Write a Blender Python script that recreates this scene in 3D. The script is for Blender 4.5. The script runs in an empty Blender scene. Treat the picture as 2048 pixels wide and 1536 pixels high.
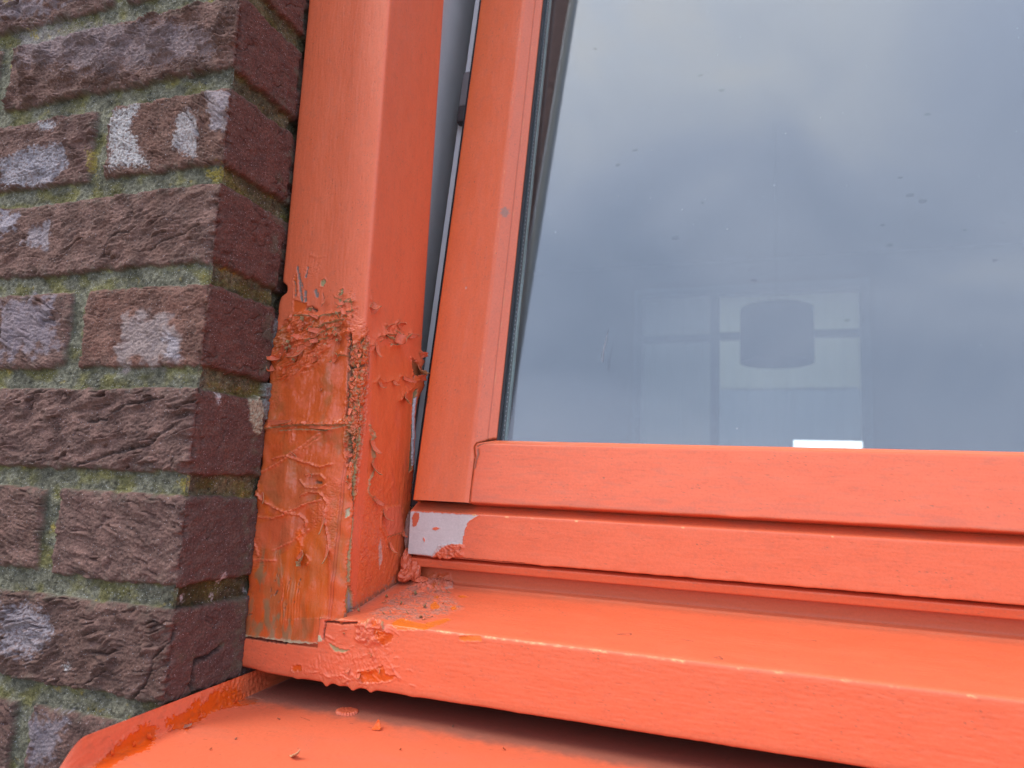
import bpy, math, random
import numpy as np
from mathutils import Matrix, Vector

# ------------------------------------------------------------------ camera, sky, sun, exposure
S = 0.001                      # the scene is measured in millimetres, built in metres
Z0 = 1500.0                    # height of the measuring origin above the ground
scene = bpy.context.scene
COL = scene.collection
def V(x, y, z): return ((x)*S, (y)*S, (z+Z0)*S)

cam_d = bpy.data.cameras.new('camera'); cam = bpy.data.objects.new('camera', cam_d); COL.objects.link(cam)
scene.camera = cam
cam_d.sensor_width = 36.0; cam_d.lens = 1430.0/2048*36
cam_d.clip_start = 0.01; cam_d.clip_end = 2000
def _rot(a, b, c):
    return Matrix.Rotation(a, 3, 'Z') @ Matrix.Rotation(b, 3, 'X') @ Matrix.Rotation(c, 3, 'Y')
Rc = _rot(math.radians(19.86), math.radians(8.285), math.radians(-2.60))
M = Matrix.Identity(4)
for i in range(3):
    M[i][0] = Rc[i][0]; M[i][1] = Rc[i][2]; M[i][2] = -Rc[i][1]
M.translation = Vector(V(309.6, -324.4, -237.6))
cam.matrix_world = M
cam_d.dof.use_dof = True; cam_d.dof.focus_distance = 0.475; cam_d.dof.aperture_fstop = 10.5

SUN_EL, SUN_AZ = math.radians(50), math.radians(-48)     # azimuth measured from -Y towards +X
world = bpy.data.worlds.new('World'); scene.world = world; world.use_nodes = True
nt = world.node_tree; nt.nodes.clear()
def N(t, typ, **kw):
    n = t.nodes.new(typ)
    for k, v in kw.items():
        if k in n.inputs.keys() if isinstance(k, str) else False: n.inputs[k].default_value = v
        else: setattr(n, k, v)
    return n
L = nt.links.new
sky = N(nt, 'ShaderNodeTexSky', sky_type='NISHITA', sun_disc=False, sun_elevation=SUN_EL)
sky.sun_rotation = math.radians(180) - SUN_AZ + math.radians(0)
skb = N(nt, 'ShaderNodeBackground'); skb.inputs['Strength'].default_value = 0.12
L(sky.outputs[0], skb.inputs[0])
tc = N(nt, 'ShaderNodeTexCoord')
mp = N(nt, 'ShaderNodeMapping'); mp.inputs['Location'].default_value = (3.1, 1.7, 0.4); mp.inputs['Scale'].default_value = (1, 1, 1.5)
L(tc.outputs['Generated'], mp.inputs[0])
n1 = N(nt, 'ShaderNodeTexNoise'); n1.inputs['Scale'].default_value = 3.6; n1.inputs['Detail'].default_value = 5; n1.inputs['Roughness'].default_value = .48; n1.inputs['Distortion'].default_value = .5
L(mp.outputs[0], n1.inputs['Vector'])
def lobe(direction, sharp, amp):
    el, az = map(math.radians, direction)
    d = (math.cos(el)*math.sin(az), -math.cos(el)*math.cos(az), math.sin(el))
    nrm = N(nt, 'ShaderNodeVectorMath', operation='NORMALIZE'); L(tc.outputs['Generated'], nrm.inputs[0])
    dp = N(nt, 'ShaderNodeVectorMath', operation='DOT_PRODUCT'); L(nrm.outputs[0], dp.inputs[0]); dp.inputs[1].default_value = d
    mx = N(nt, 'ShaderNodeMath', operation='MAXIMUM'); L(dp.outputs['Value'], mx.inputs[0]); mx.inputs[1].default_value = 0
    pw = N(nt, 'ShaderNodeMath', operation='POWER'); L(mx.outputs[0], pw.inputs[0]); pw.inputs[1].default_value = sharp
    ml = N(nt, 'ShaderNodeMath', operation='MULTIPLY'); L(pw.outputs[0], ml.inputs[0]); ml.inputs[1].default_value = amp
    return ml
mr0 = N(nt, 'ShaderNodeMapRange'); L(n1.outputs[0], mr0.inputs[0]); mr0.inputs['From Min'].default_value = 0; mr0.inputs['From Max'].default_value = 1; mr0.inputs['To Min'].default_value = .26; mr0.inputs['To Max'].default_value = .80
acc = mr0.outputs[0]
# cloud banks: bright overhead bank up to the left, thinner patches lower down
for dr, sh, am in (((56, -26), 22, .17), ((33, -16), 90, -.09), ((46, 4), 40, .10), ((36, 24), 90, .12), ((20, 24), 14, -.05), ((24, -14), 30, -.06), ((85, 150), 9, .60), ((35, -110), 3, .42), ((10, 180), 3, .3), ((20, 95), 3, -.25)  ):
    a = N(nt, 'ShaderNodeMath', operation='ADD'); L(acc, a.inputs[0]); L(lobe(dr, sh, am).outputs[0], a.inputs[1]); acc = a.outputs[0]
cr = N(nt, 'ShaderNodeValToRGB'); L(acc, cr.inputs[0])
e = cr.color_ramp.elements
e[0].position = .28; e[0].color = (.43, .52, .74, 1)
e[1].position = 1.0; e[1].color = (1.25, 1.12, .98, 1)
x = e.new(.76); x.color = (.86, .91, 1.08, 1)
x = e.new(.45); x.color = (.53, .62, .86, 1)
x = e.new(.60); x.color = (.66, .74, .98, 1)
clb = N(nt, 'ShaderNodeBackground'); clb.inputs['Strength'].default_value = 1.95
L(cr.outputs[0], clb.inputs[0])
mixw = N(nt, 'ShaderNodeMixShader'); mixw.inputs[0].default_value = .93
L(skb.outputs[0], mixw.inputs[1]); L(clb.outputs[0], mixw.inputs[2])
wo = N(nt, 'ShaderNodeOutputWorld'); L(mixw.outputs[0], wo.inputs[0])

sd = bpy.data.lights.new('sun', 'SUN'); sun = bpy.data.objects.new('sun', sd); COL.objects.link(sun)
sd.energy = 1.6; sd.angle = math.radians(22); sd.color = (1, .94, .84)
sdir = Vector((math.cos(SUN_EL)*math.sin(SUN_AZ), -math.cos(SUN_EL)*math.cos(SUN_AZ), math.sin(SUN_EL)))
sun.rotation_euler = sdir.to_track_quat('Z', 'Y').to_euler(); sun.location = V(-500, -2000, 3000)

scene.view_settings.view_transform = 'Standard'; scene.view_settings.look = 'None'
scene.view_settings.exposure = 0.32; scene.view_settings.gamma = 1.0
try:
    scene.cycles.transparent_max_bounces = 24; scene.cycles.max_bounces = 8
except Exception: pass

# ------------------------------------------------------------------ noise and field helpers (numpy)
_G = np.arange(1024)*(2*math.pi/1024); GX = np.cos(_G).astype(np.float32); GY = np.sin(_G).astype(np.float32)
def _hash(ix, iy, seed):
    h = ix.astype(np.uint32)*np.uint32(374761393) + iy.astype(np.uint32)*np.uint32(668265263) + np.uint32((seed*1442695041) & 0xffffffff)
    h = (h ^ (h >> np.uint32(13)))*np.uint32(1274126177)
    return (h ^ (h >> np.uint32(16))) & np.uint32(0xffff)
def perlin(x, y, seed=0):
    x, y = np.broadcast_arrays(x, y)
    x0 = np.floor(x); y0 = np.floor(y); fx = (x-x0).astype(np.float32); fy = (y-y0).astype(np.float32); xi = x0.astype(np.int32); yi = y0.astype(np.int32)
    def g(ix, iy, dx, dy):
        a = _hash(ix, iy, seed) & np.uint32(1023)
        return GX[a]*dx+GY[a]*dy
    u = fx*fx*fx*(fx*(fx*6-15)+10); v = fy*fy*fy*(fy*(fy*6-15)+10)
    a = g(xi, yi, fx, fy); a += u*(g(xi+1, yi, fx-1, fy)-a)
    b = g(xi, yi+1, fx, fy-1); b += u*(g(xi+1, yi+1, fx-1, fy-1)-b)
    return 1.5*(a+v*(b-a)).astype(np.float64)
def fbm(x, y, seed=0, octv=4, gain=.5):
    t = 0; a = 1; s = 0
    for i in range(octv):
        t = t+a*perlin(x*2**i, y*2**i, seed+i*17); s += a; a *= gain
    return t/s
def ridged(x, y, seed=0, octv=3):
    t = 0; a = 1; s = 0
    for i in range(octv):
        t = t+a*(1-2.2*np.abs(perlin(x*2**i, y*2**i, seed+i*31))); s += a; a *= .5
    return t/s
def cells(x, y, seed=0):
    """distance to the nearest random point and that cell's random value"""
    x0 = np.floor(x); y0 = np.floor(y); best = np.full(x.shape, 9.0); val = np.zeros(x.shape)
    for dx in (-1, 0, 1):
        for dy in (-1, 0, 1):
            hx = _hash(x0+dx, y0+dy, seed)/65536.0; hy = _hash(x0+dx, y0+dy, seed+7)/65536.0
            d = (x0+dx+hx-x)**2+(y0+dy+hy-y)**2
            m = d < best; best = np.where(m, d, best); val = np.where(m, _hash(x0+dx, y0+dy, seed+13)/65536.0, val)
    return np.sqrt(best), val
def sm(a, b, x):
    t = np.clip((x-a)/(b-a), 0, 1); return t*t*(3-2*t)
def dist(U, W, pts, maxd=12.0):
    """unsigned distance and side (+1 left of travel) to a polyline"""
    P = np.array(pts, float); D = np.full(U.shape, 1e3); Sd = np.ones(U.shape)
    m = (U > P[:, 0].min()-maxd) & (U < P[:, 0].max()+maxd) & (W > P[:, 1].min()-maxd) & (W < P[:, 1].max()+maxd)
    u = U[m]; w = W[m]
    if u.size == 0: return D, Sd
    bd = np.full(u.shape, 1e6); bs = np.ones(u.shape)
    for a, b in zip(P[:-1], P[1:]):
        e = b-a; l = (e@e)+1e-9
        t = np.clip(((u-a[0])*e[0]+(w-a[1])*e[1])/l, 0, 1)
        dx = u-a[0]-t*e[0]; dy = w-a[1]-t*e[1]; d = dx*dx+dy*dy
        k = d < bd; bd = np.where(k, d, bd); bs = np.where(k, np.sign(e[0]*dy-e[1]*dx), bs)
    D[m] = np.sqrt(bd); Sd[m] = bs
    return D, Sd
def inside(U, W, pts):
    P = np.array(pts, float); r = np.zeros(U.shape, bool)
    m = (U > P[:, 0].min()-1) & (U < P[:, 0].max()+1) & (W > P[:, 1].min()-1) & (W < P[:, 1].max()+1)
    u = U[m]; w = W[m]; c = np.zeros(u.shape, bool)
    for a, b in zip(P, np.roll(P, -1, 0)):
        k = (a[1] > w) != (b[1] > w)
        c ^= k & (u < (b[0]-a[0])*(w-a[1])/(b[1]-a[1]+1e-12)+a[0])
    r[m] = c; return r
def sdf(U, W, pts, maxd=12.0):
    """signed distance to a polygon, positive inside"""
    d, _ = dist(U, W, list(pts)+[pts[0]], maxd); return np.where(inside(U, W, pts), d, -d)

CORAL = np.array((.74, .150, .062)); ORANGE = np.array((.70, .105, .010)); DEEP = np.array((.62, .115, .020))
PUTTY = np.array((.32, .26, .12)); CREAM = np.array((.55, .49, .30)); STAIN = np.array((.30, .10, .030)); DIRT = np.array((.13, .09, .055))
GREYW = np.array((.26, .22, .18)); METAL = np.array((.58, .535, .485)); YEL = np.array((.86, .50, .20))
class Field:
    """height, colour and roughness over a flat (u, w) chart of a surface"""
    def __init__(s, U, W, col=CORAL, rough=.42):
        s.U, s.W = U, W; s.lo = None; s.h = np.zeros(U.shape); s.c = np.empty(U.shape+(3,)); s.c[:] = col; s.r = np.full(U.shape, rough)
    def tint(s, m, col, rough=None):
        m = np.clip(m, 0, 1)[..., None]; s.c *= 1-m; s.c += np.array(col)*m
        if rough is not None: s.r *= 1-m[..., 0]; s.r += rough*m[..., 0]
    def near(s, pts, pad):
        """the part of the chart round some points, sharing its arrays"""
        P = np.array(pts, float); u = s.U[:, 0]; w = s.W[0]
        a = slice(np.searchsorted(u, P[:, 0].min()-pad), np.searchsorted(u, P[:, 0].max()+pad)); b = slice(np.searchsorted(w, P[:, 1].min()-pad), np.searchsorted(w, P[:, 1].max()+pad))
        v = Field.__new__(Field); v.U = s.U[a, b]; v.W = s.W[a, b]; v.h = s.h[a, b]; v.c = s.c[a, b]; v.r = s.r[a, b]; return v
    def wob(s, a=.7, f=2.2, seed=1):
        return s.U+a*fbm(s.U/f, s.W/f, seed, 3), s.W+a*fbm(s.U/f, s.W/f, seed+50, 3)
    def fold(s, pts, amp, wide=2.5, sharp=.5, seed=1, under=None):
        s = s.near(pts, wide*5+3)
        if s.U.size == 0: return None
        u, w = s.wob(.8, 2.5, seed); d, side = dist(u, w, pts, wide*5); t = d*side
        k = amp*(.65+.6*fbm(s.U/4, s.W/4, seed+9, 2))
        s.h += np.where(t > 0, np.exp(-(d/wide)**1.3), np.exp(-(d/sharp)**2))*k
        if under is not None: s.tint((t < 0)*np.exp(-((d-sharp*.8)/(sharp*.9))**2)*.9, under, .8)
    def ridge(s, pts, amp, wd=.7, seed=1, col=None):
        s = s.near(pts, wd*5+3)
        if s.U.size == 0: return None
        u, w = s.wob(.6, 2.0, seed); d, _ = dist(u, w, pts, wd*5)
        k = amp*(.7+.9*fbm(s.U/2.5, s.W/2.5, seed+9, 2)); s.h += k*np.exp(-(d/wd)**2)
        if col is not None: s.tint(np.exp(-(d/wd)**2), col)
    def crack(s, pts, depth, wd=.35, seed=1, col=DIRT):
        s = s.near(pts, wd*6+3)
        if s.U.size == 0: return None
        u, w = s.wob(.5, 1.8, seed); d, _ = dist(u, w, pts, wd*6)
        k = np.exp(-(d/wd)**2); s.h -= depth*k; s.tint(k*.9, col, .85)
    def chip(s, pts, depth=.35, col=ORANGE, lift=.35, rough=.35, seed=1, wob=.9, f=2.0):
        s = s.near(pts, 11)
        if s.U.size == 0: return None
        u, w = s.wob(wob*1.5, f*.8, seed); u = u+.35*fbm(s.U/.9, s.W/.9, seed+70, 2); w = w+.35*fbm(s.U/.9, s.W/.9, seed+71, 2); d = sdf(u, w, pts, 8)
        m = sm(-.12, .18, d); s.h += -depth*m + lift*np.exp(-((d+.45)/.5)**2)*(.5+.9*np.clip(fbm(s.U/3, s.W/3, seed+3, 2), -.5, 1))
        s.tint(m, col, rough); return d

def grade(segs):
    """non-uniform sample positions: [(start, end, step), ...]"""
    out = []
    for a, b, st in segs:
        n = max(1, int(round((b-a)/st))); out += list(a+(b-a)*np.arange(n)/n)
    out.append(segs[-1][1]); return np.array(out)
def profile(pts, u0, sig):
    """densely sampled polyline smoothed to round its corners; returns pos(u), normal(u)"""
    P = np.array(pts, float); seg = np.linalg.norm(np.diff(P, axis=0), axis=1); cum = np.concatenate([[0], np.cumsum(seg)])
    st = .1; t = np.arange(0, cum[-1]+st/2, st)
    X = np.stack([np.interp(t, cum, P[:, k]) for k in range(2)], 1)
    k = int(4*sig/st); ker = np.exp(-.5*(np.arange(-k, k+1)*st/sig)**2); ker /= ker.sum()
    pad = np.concatenate([X[:1]-(X[1]-X[0])*np.arange(k, 0, -1)[:, None], X, X[-1:]+(X[-1]-X[-2])*np.arange(1, k+1)[:, None]])
    Xs = np.stack([np.convolve(pad[:, j], ker, 'valid') for j in range(2)], 1)
    T = np.gradient(Xs, axis=0); T /= np.linalg.norm(T, axis=1)[:, None]+1e-12
    Nn = np.stack([T[:, 1], -T[:, 0]], 1); t = t+u0
    return (lambda u: np.stack([np.interp(u, t, Xs[:, j]) for j in range(2)], -1)), (lambda u: np.stack([np.interp(u, t, Nn[:, j]) for j in range(2)], -1))

# ------------------------------------------------------------------ objects and naming
def tag(o, label=None, cat=None, group=None, kind=None):
    if label: o['label'] = label
    if cat: o['category'] = cat
    if group: o['group'] = group
    if kind: o['kind'] = kind
    return o
def empty(name, loc=(0, 0, 0)):
    o = bpy.data.objects.new(name, None); COL.objects.link(o); o.location = V(*loc); o.empty_display_size = .05; return o
def link(name, me, m=None, parent=None):
    o = bpy.data.objects.new(name, me); COL.objects.link(o)
    if m: me.materials.append(m)
    if parent is not None:
        o.parent = parent; o.matrix_parent_inverse = parent_world(parent).inverted()
    return o
def parent_world(p):
    if p.parent is None: return Matrix.Translation(p.location)
    return Matrix.Identity(4)
def mesh_np(name, verts, quads, col=None, rough=None, smooth=True):
    me = bpy.data.meshes.new(name); nv = len(verts); nf = len(quads)
    me.vertices.add(nv); me.vertices.foreach_set('co', np.ascontiguousarray(verts, dtype=np.float32).ravel())
    me.loops.add(nf*4); me.loops.foreach_set('vertex_index', np.ascontiguousarray(quads, dtype=np.int32).ravel())
    me.polygons.add(nf); me.polygons.foreach_set('loop_start', np.arange(0, nf*4, 4, dtype=np.int32))
    me.polygons.foreach_set('loop_total', np.full(nf, 4, dtype=np.int32))
    me.polygons.foreach_set('use_smooth', np.full(nf, bool(smooth)))
    me.update(calc_edges=True)
    if col is not None:
        a = me.attributes.new('tone', 'FLOAT_COLOR', 'POINT'); c = np.ones((nv, 4), np.float32); c[:, :3] = col; a.data.foreach_set('color', c.ravel())
    if rough is not None:
        a = me.attributes.new('gloss', 'FLOAT', 'POINT'); a.data.foreach_set('value', np.ascontiguousarray(rough, dtype=np.float32))
    me.validate(); return me
def grid_quads(nu, nw, flip=False):
    i = np.arange(nu*nw).reshape(nu, nw)
    q = np.stack([i[:-1, :-1], i[1:, :-1], i[1:, 1:], i[:-1, 1:]], -1).reshape(-1, 4)
    return q[:, ::-1] if flip else q
def world_pts(P): return (P+np.array([0, 0, Z0]))*S
def box(name, lo, hi, m, parent=None, bevel=0):
    v = np.array([[x, y, z] for x in (lo[0], hi[0]) for y in (lo[1], hi[1]) for z in (lo[2], hi[2])], float)
    q = np.array([[0, 1, 3, 2], [4, 6, 7, 5], [0, 4, 5, 1], [2, 3, 7, 6], [0, 2, 6, 4], [1, 5, 7, 3]])
    o = link(name, mesh_np(name, world_pts(v), q, smooth=False), m, parent)
    if bevel:
        b = o.modifiers.new('bevel', 'BEVEL'); b.width = bevel*S; b.segments = 2
    return o
def boxes(name, lst, m, parent=None, bevel=0):
    vs = []; qs = []; k = 0
    for lo, hi in lst:
        vs.append(np.array([[x, y, z] for x in (lo[0], hi[0]) for y in (lo[1], hi[1]) for z in (lo[2], hi[2])], float))
        qs.append(np.array([[0, 1, 3, 2], [4, 6, 7, 5], [0, 4, 5, 1], [2, 3, 7, 6], [0, 2, 6, 4], [1, 5, 7, 3]])+k); k += 8
    o = link(name, mesh_np(name, world_pts(np.concatenate(vs)), np.concatenate(qs), smooth=False), m, parent)
    if bevel:
        b = o.modifiers.new('bevel', 'BEVEL'); b.width = bevel*S; b.segments = 2
    return o

# ------------------------------------------------------------------ materials
def mat(name):
    m = bpy.data.materials.new(name); m.use_nodes = True; t = m.node_tree; b = t.nodes['Principled BSDF']; return m, t, b
def surface_mat(name, grain=(900, .12, .00012), speck=None, spec=.5, coat=0, stretch=(1, 1, 1)):
    """reads the surface's own colour and roughness, adds fine grain"""
    m, t, b = mat(name); lk = t.links.new
    at = N(t, 'ShaderNodeAttribute'); at.attribute_name = 'tone'; ag = N(t, 'ShaderNodeAttribute'); ag.attribute_name = 'gloss'
    tcn = N(t, 'ShaderNodeTexCoord'); mpn = N(t, 'ShaderNodeMapping'); mpn.inputs['Scale'].default_value = stretch; lk(tcn.outputs['Object'], mpn.inputs[0])
    ns = N(t, 'ShaderNodeTexNoise'); ns.inputs['Scale'].default_value = grain[0]; ns.inputs['Detail'].default_value = 4; ns.inputs['Roughness'].default_value = .65
    lk(mpn.outputs[0], ns.inputs['Vector'])
    mr = N(t, 'ShaderNodeMapRange'); mr.inputs['To Min'].default_value = 1-grain[1]*1.6; mr.inputs['To Max'].default_value = 1+grain[1]*1.6; mr.inputs['From Min'].default_value = .25; mr.inputs['From Max'].default_value = .75
    lk(ns.outputs[0], mr.inputs[0])
    mu = N(t, 'ShaderNodeMix', data_type='RGBA', blend_type='MULTIPLY'); mu.inputs[0].default_value = 1
    lk(at.outputs['Color'], mu.inputs[6]); lk(mr.outputs[0], mu.inputs[7]); out = mu.outputs[2]
    if speck:
        vo = N(t, 'ShaderNodeTexVoronoi'); vo.inputs['Scale'].default_value = speck[0]; lk(tcn.outputs['Object'], vo.inputs['Vector'])
        lt = N(t, 'ShaderNodeMath', operation='LESS_THAN'); lk(vo.outputs['Distance'], lt.inputs[0]); lt.inputs[1].default_value = speck[1]
        sp = N(t, 'ShaderNodeSeparateColor'); lk(vo.outputs['Color'], sp.inputs[0])
        gt = N(t, 'ShaderNodeMath', operation='GREATER_THAN'); lk(sp.outputs[0], gt.inputs[0]); gt.inputs[1].default_value = speck[2]
        ml = N(t, 'ShaderNodeMath', operation='MULTIPLY'); lk(lt.outputs[0], ml.inputs[0]); lk(gt.outputs[0], ml.inputs[1])
        mz = N(t, 'ShaderNodeMix', data_type='RGBA'); lk(ml.outputs[0], mz.inputs[0]); lk(out, mz.inputs[6]); mz.inputs[7].default_value = (*speck[3], 1); out = mz.outputs[2]
    lk(out, b.inputs['Base Color']); lk(ag.outputs['Fac'], b.inputs['Roughness'])
    bu = N(t, 'ShaderNodeBump'); bu.inputs['Strength'].default_value = 1; bu.inputs['Distance'].default_value = grain[2]
    lk(ns.outputs[0], bu.inputs['Height']); lk(bu.outputs[0], b.inputs['Normal'])
    b.inputs['Specular IOR Level'].default_value = spec; b.inputs['Coat Weight'].default_value = coat
    return m
def plain(name, col, rough=.5, metal=0, noise=.08, scale=60, bump=.0002):
    m, t, b = mat(name); lk = t.links.new
    tcn = N(t, 'ShaderNodeTexCoord'); ns = N(t, 'ShaderNodeTexNoise'); ns.inputs['Scale'].default_value = scale; ns.inputs['Detail'].default_value = 5
    lk(tcn.outputs['Object'], ns.inputs['Vector'])
    cr = N(t, 'ShaderNodeValToRGB'); lk(ns.outputs[0], cr.inputs[0]); c = np.array(col)
    cr.color_ramp.elements[0].position = .3; cr.color_ramp.elements[1].position = .7
    cr.color_ramp.elements[0].color = (*(c*(1-noise)), 1); cr.color_ramp.elements[1].color = (*np.clip(c*(1+noise), 0, 1), 1)
    lk(cr.outputs[0], b.inputs['Base Color']); b.inputs['Roughness'].default_value = rough; b.inputs['Metallic'].default_value = metal
    bu = N(t, 'ShaderNodeBump'); bu.inputs['Distance'].default_value = bump; lk(ns.outputs[0], bu.inputs['Height']); lk(bu.outputs[0], b.inputs['Normal'])
    return m
M_paint = surface_mat('coral_paint', (700, .05, .00008), spec=.45)
M_brick = surface_mat('brick_clay', (1500, .32, .0005), speck=(1300, .24, .92, (.46, .42, .42)), spec=.42)
M_mortar = surface_mat('mortar_sand', (1300, .42, .0007), speck=(1100, .26, .88, (.42, .42, .38)), spec=.3)

# ------------------------------------------------------------------ brick wall (height field over the face and its reveal)
wall = empty('brick_wall', (-100, 0, -400))
tag(wall, 'weathered brown-purple brick wall corner with mossy grey mortar joints', 'wall')
PITCH = 62.5
u = grade([(-1500, -500, 12), (-500, -240, 3), (-240, 74, .55), (74, 110, 4)])
w = grade([(-1180, -600, 12), (-600, -425, 3), (-425, 135, .55), (135, 260, 3), (260, 1150, 12)])
U, W = np.meshgrid(u, w, indexing='ij')
F = Field(U, W, (.19, .18, .15), .9)
rng = random.Random(5)
rowf = np.floor(-W/PITCH); rowi = rowf.astype(int)       # row 0 = top at W=0, counting downwards
zl = W+rowf*PITCH                                         # 0 at brick top, down to -50 brick bottom, -62.5 next
par = np.mod(rowi, 2)                                     # even rows: header at the corner
# brick lengths along the face, per row
Dm = np.full(U.shape, -99.0); BID = np.zeros(U.shape, int); BX = np.zeros(U.shape)
wobx = 2.1*fbm(U/7, W/7, 3, 4)+1.6*fbm(U/22, W/22, 4, 2); wobz = 2.4*fbm(U/9, W/7, 5, 4)+2.0*fbm(U/34, W/18, 6, 2)
tops = {-1: .5, 0: 0, 1: .3, 2: -.5, 3: 0, 4: .5, 5: -.5, 6: 0}
front_extent = {}
for p in (0, 1):
    edges = []; x = 0.0
    # header (98) then stretchers, or stretcher (204) first
    ln = [98] + [210]*8 if p == 0 else [203, 99] + [210]*8
    for q in ln: edges.append((x-q, x)); x -= q+11.5
    front_extent[p] = edges
    for k, (a, b) in enumerate(edges):
        hi = 72.0 if k == 0 else b
        m = (par == p) & (U > a-7) & (U <= (hi+7 if k else 200))
        dx = np.minimum(U+wobx-a, (hi-U+wobx) if k else np.full(U.shape, 60.0))
        dz = np.minimum(-(zl+wobz), zl+wobz+50.5)
        d = np.where((dx > 0) & (dz > 0), np.minimum(dx, dz)-.6*np.exp(-np.abs(dx-dz)/2.2), np.minimum(dx, dz))
        upd = m & (d > Dm); Dm = np.where(upd, d, Dm); BID = np.where(upd, k+20*(rowi+40), BID); BX = np.where(upd, U-a, BX)
bm_ = sm(-.5, 1.2, Dm)
relief = np.zeros(U.shape); bcol = np.zeros(U.shape+(3,)); pale = np.zeros(U.shape)
angs = {}
for bid in np.unique(BID):
    m = BID == bid
    if not m.any(): continue
    row = bid//20-40; k = bid % 20
    r = random.Random(int(bid)*7+3); a = r.uniform(-.45, .25); sc = r.uniform(.8, 1.3); amp = r.uniform(.9, 1.4)
    if (row, k) == (-1, 0): a, sc, amp = .10, .50, 1.5         # fine rippled long brick
    if (row, k) == (0, 0): a, sc, amp = -.5, .8, .8
    if (row, k) == (1, 0): a, sc, amp = .30, 1.5, .8
    if (row, k) == (2, 0): a, sc, amp = .1, 1.3, .45
    if (row, k) == (3, 0): a, sc, amp = .30, 1.7, 1.35
    if (row, k) == (4, 0): a, sc, amp = -.35, 1.5, .8
    if (row, k) == (5, 0): a, sc, amp = .25, 1.3, 1.35
    if (row, k) == (6, 0): a, sc, amp = -1.0, 1.4, .6
    uu = U[m]; ww = W[m]; sd_ = int(bid) % 997
    wx = uu+7*fbm(uu/26, ww/26, sd_, 3); wz = ww+6*fbm(uu/26, ww/22, sd_+5, 3)
    p = (wx*math.cos(a)+wz*math.sin(a)); q = (-wx*math.sin(a)+wz*math.cos(a))
    # folded clay: overlapping ledges plus wrinkles
    t = q/(8.5*sc)+1.2*fbm(p/34, q/9, sd_+9, 3); fr = t-np.floor(t)
    gate = sm(-.05, .45, fbm(p/24, q/12, sd_+21, 2)+.12)
    ledge = (fr**1.5)*(1-sm(.86, 1.0, fr))
    cr_ = np.exp(-((fr-.985)/.045)**2)+np.exp(-((fr+.015)/.045)**2)
    wr = ridged(p/(11*sc), q/(2.4*sc), sd_+33, 3)
    rl = amp*(1.9*gate*ledge-1.5*gate*cr_ + .62*wr*(.35+.9*sm(-.2, .4, fbm(uu/17, ww/17, sd_+40, 2)))) + 1.1*fbm(uu/19, ww/15, sd_+55, 3)+.55*fbm(uu/2.8, ww/1.6, sd_+60, 4)+.30*ridged(uu/1.9, ww/1.1, sd_+64, 2)
    pit = np.clip(-.42-fbm(uu/1.7, ww/1.5, sd_+70, 2), 0, 1)*2.2
    side = sm(-1.0, 1.2, uu+.8*fbm(uu/3, ww/3, sd_+1, 3))                                     # the reveal side is cut smoother
    smooth_side = .65*fbm(uu/9, ww/5, sd_+80, 4)+.30*fbm(uu/1.5, ww/1.3, sd_+82, 4)-pit*.35-.8*np.exp(-(np.abs(fbm(uu/22, ww/17, sd_+84, 3))/.022)**2)*sm(0, .3, fbm(uu/30, ww/30, sd_+86, 1)+.1)
    relief[m] = (rl-pit)*(1-side)+smooth_side*side
    f = np.clip(.5+.8*fbm(uu/14, ww/11, sd_+90, 4), 0, 1)[:, None]
    c0 = np.array((.155, .098, .092)) if r.random() < .6 else np.array((.165, .102, .088)); c1 = np.array((.255, .175, .165))
    if (row, k) == (2, 0): c0 = np.array((.20, .105, .085)); c1 = np.array((.26, .165, .145))
    if (row, k) == (0, 0): c0 = np.array((.17, .095, .080)); c1 = np.array((.23, .15, .13))
    if row >= 5: c0 = c0*.86; c1 = c1*.80
    fc = c0*(1-f)+c1*f; fc *= (1-.45*np.clip(.25-wr, 0, 1))[:, None]; fc *= (.62+.28*sm(-.4, .4, fbm(uu/16, ww/12, sd_+99, 3)))[:, None]; fc = fc*np.array((.92, .74, .60)); fc *= (.84+.45*sm(-.35, .35, fbm(uu/1.4, ww/1.0, sd_+97, 3)))[:, None]
    g = np.clip(.5+.9*fbm(uu/12, ww/9, sd_+95, 4), 0, 1)[:, None]
    rc = np.array((.105, .040, .032))*(1-g)+np.array((.165, .060, .045))*g
    if row >= 3: rc = np.array((.110, .044, .037))*(1-g)+np.array((.155, .066, .052))*g
    if row >= 4: rc = rc*np.array((.9, 1.05, 1.1))
    rc = rc*np.array((.92, 1.05, .95)); rc *= (.72+.5*sm(-.35, .35, fbm(uu/1.5, ww/1.2, sd_+98, 3)))[:, None]
    bcol[m] = fc*(1-side[:, None])+rc*side[:, None]
# mortar: recessed, sandy, lichen
mh = -2.9+1.5*fbm(U/9, W/9, 201, 3)+.8*fbm(U/1.8, W/1.8, 205, 4)+.35*fbm(U/.9, W/.9, 211, 2)
mf = np.clip(.5+1.0*fbm(U/3.2, W/3.2, 220, 4), 0, 1)[..., None]
mc = np.array((.095, .095, .078))*(1-mf)+np.array((.27, .27, .235))*mf
ol = (sm(.0, .42, fbm(U/20, W/13, 230, 4)+.10)*.85)[..., None]
mc = mc*(1-ol)+(np.array((.14, .135, .055))*(1-mf)+np.array((.25, .235, .10))*mf)*ol
yl = (sm(.40, .62, fbm(U/11, W/9, 240, 4)+.06*sm(-60, -5, U)))[..., None]*.8
mc = mc*np.array((.80, .76, .60)); mc = mc*(1-yl)+np.array((.28, .21, .05))*yl
wt = sm(.50, .60, fbm(U/.95, W/.95, 250, 2))[..., None]
mc = mc*(1-wt*.6)+np.array((.45, .46, .44))*wt*.6
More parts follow.
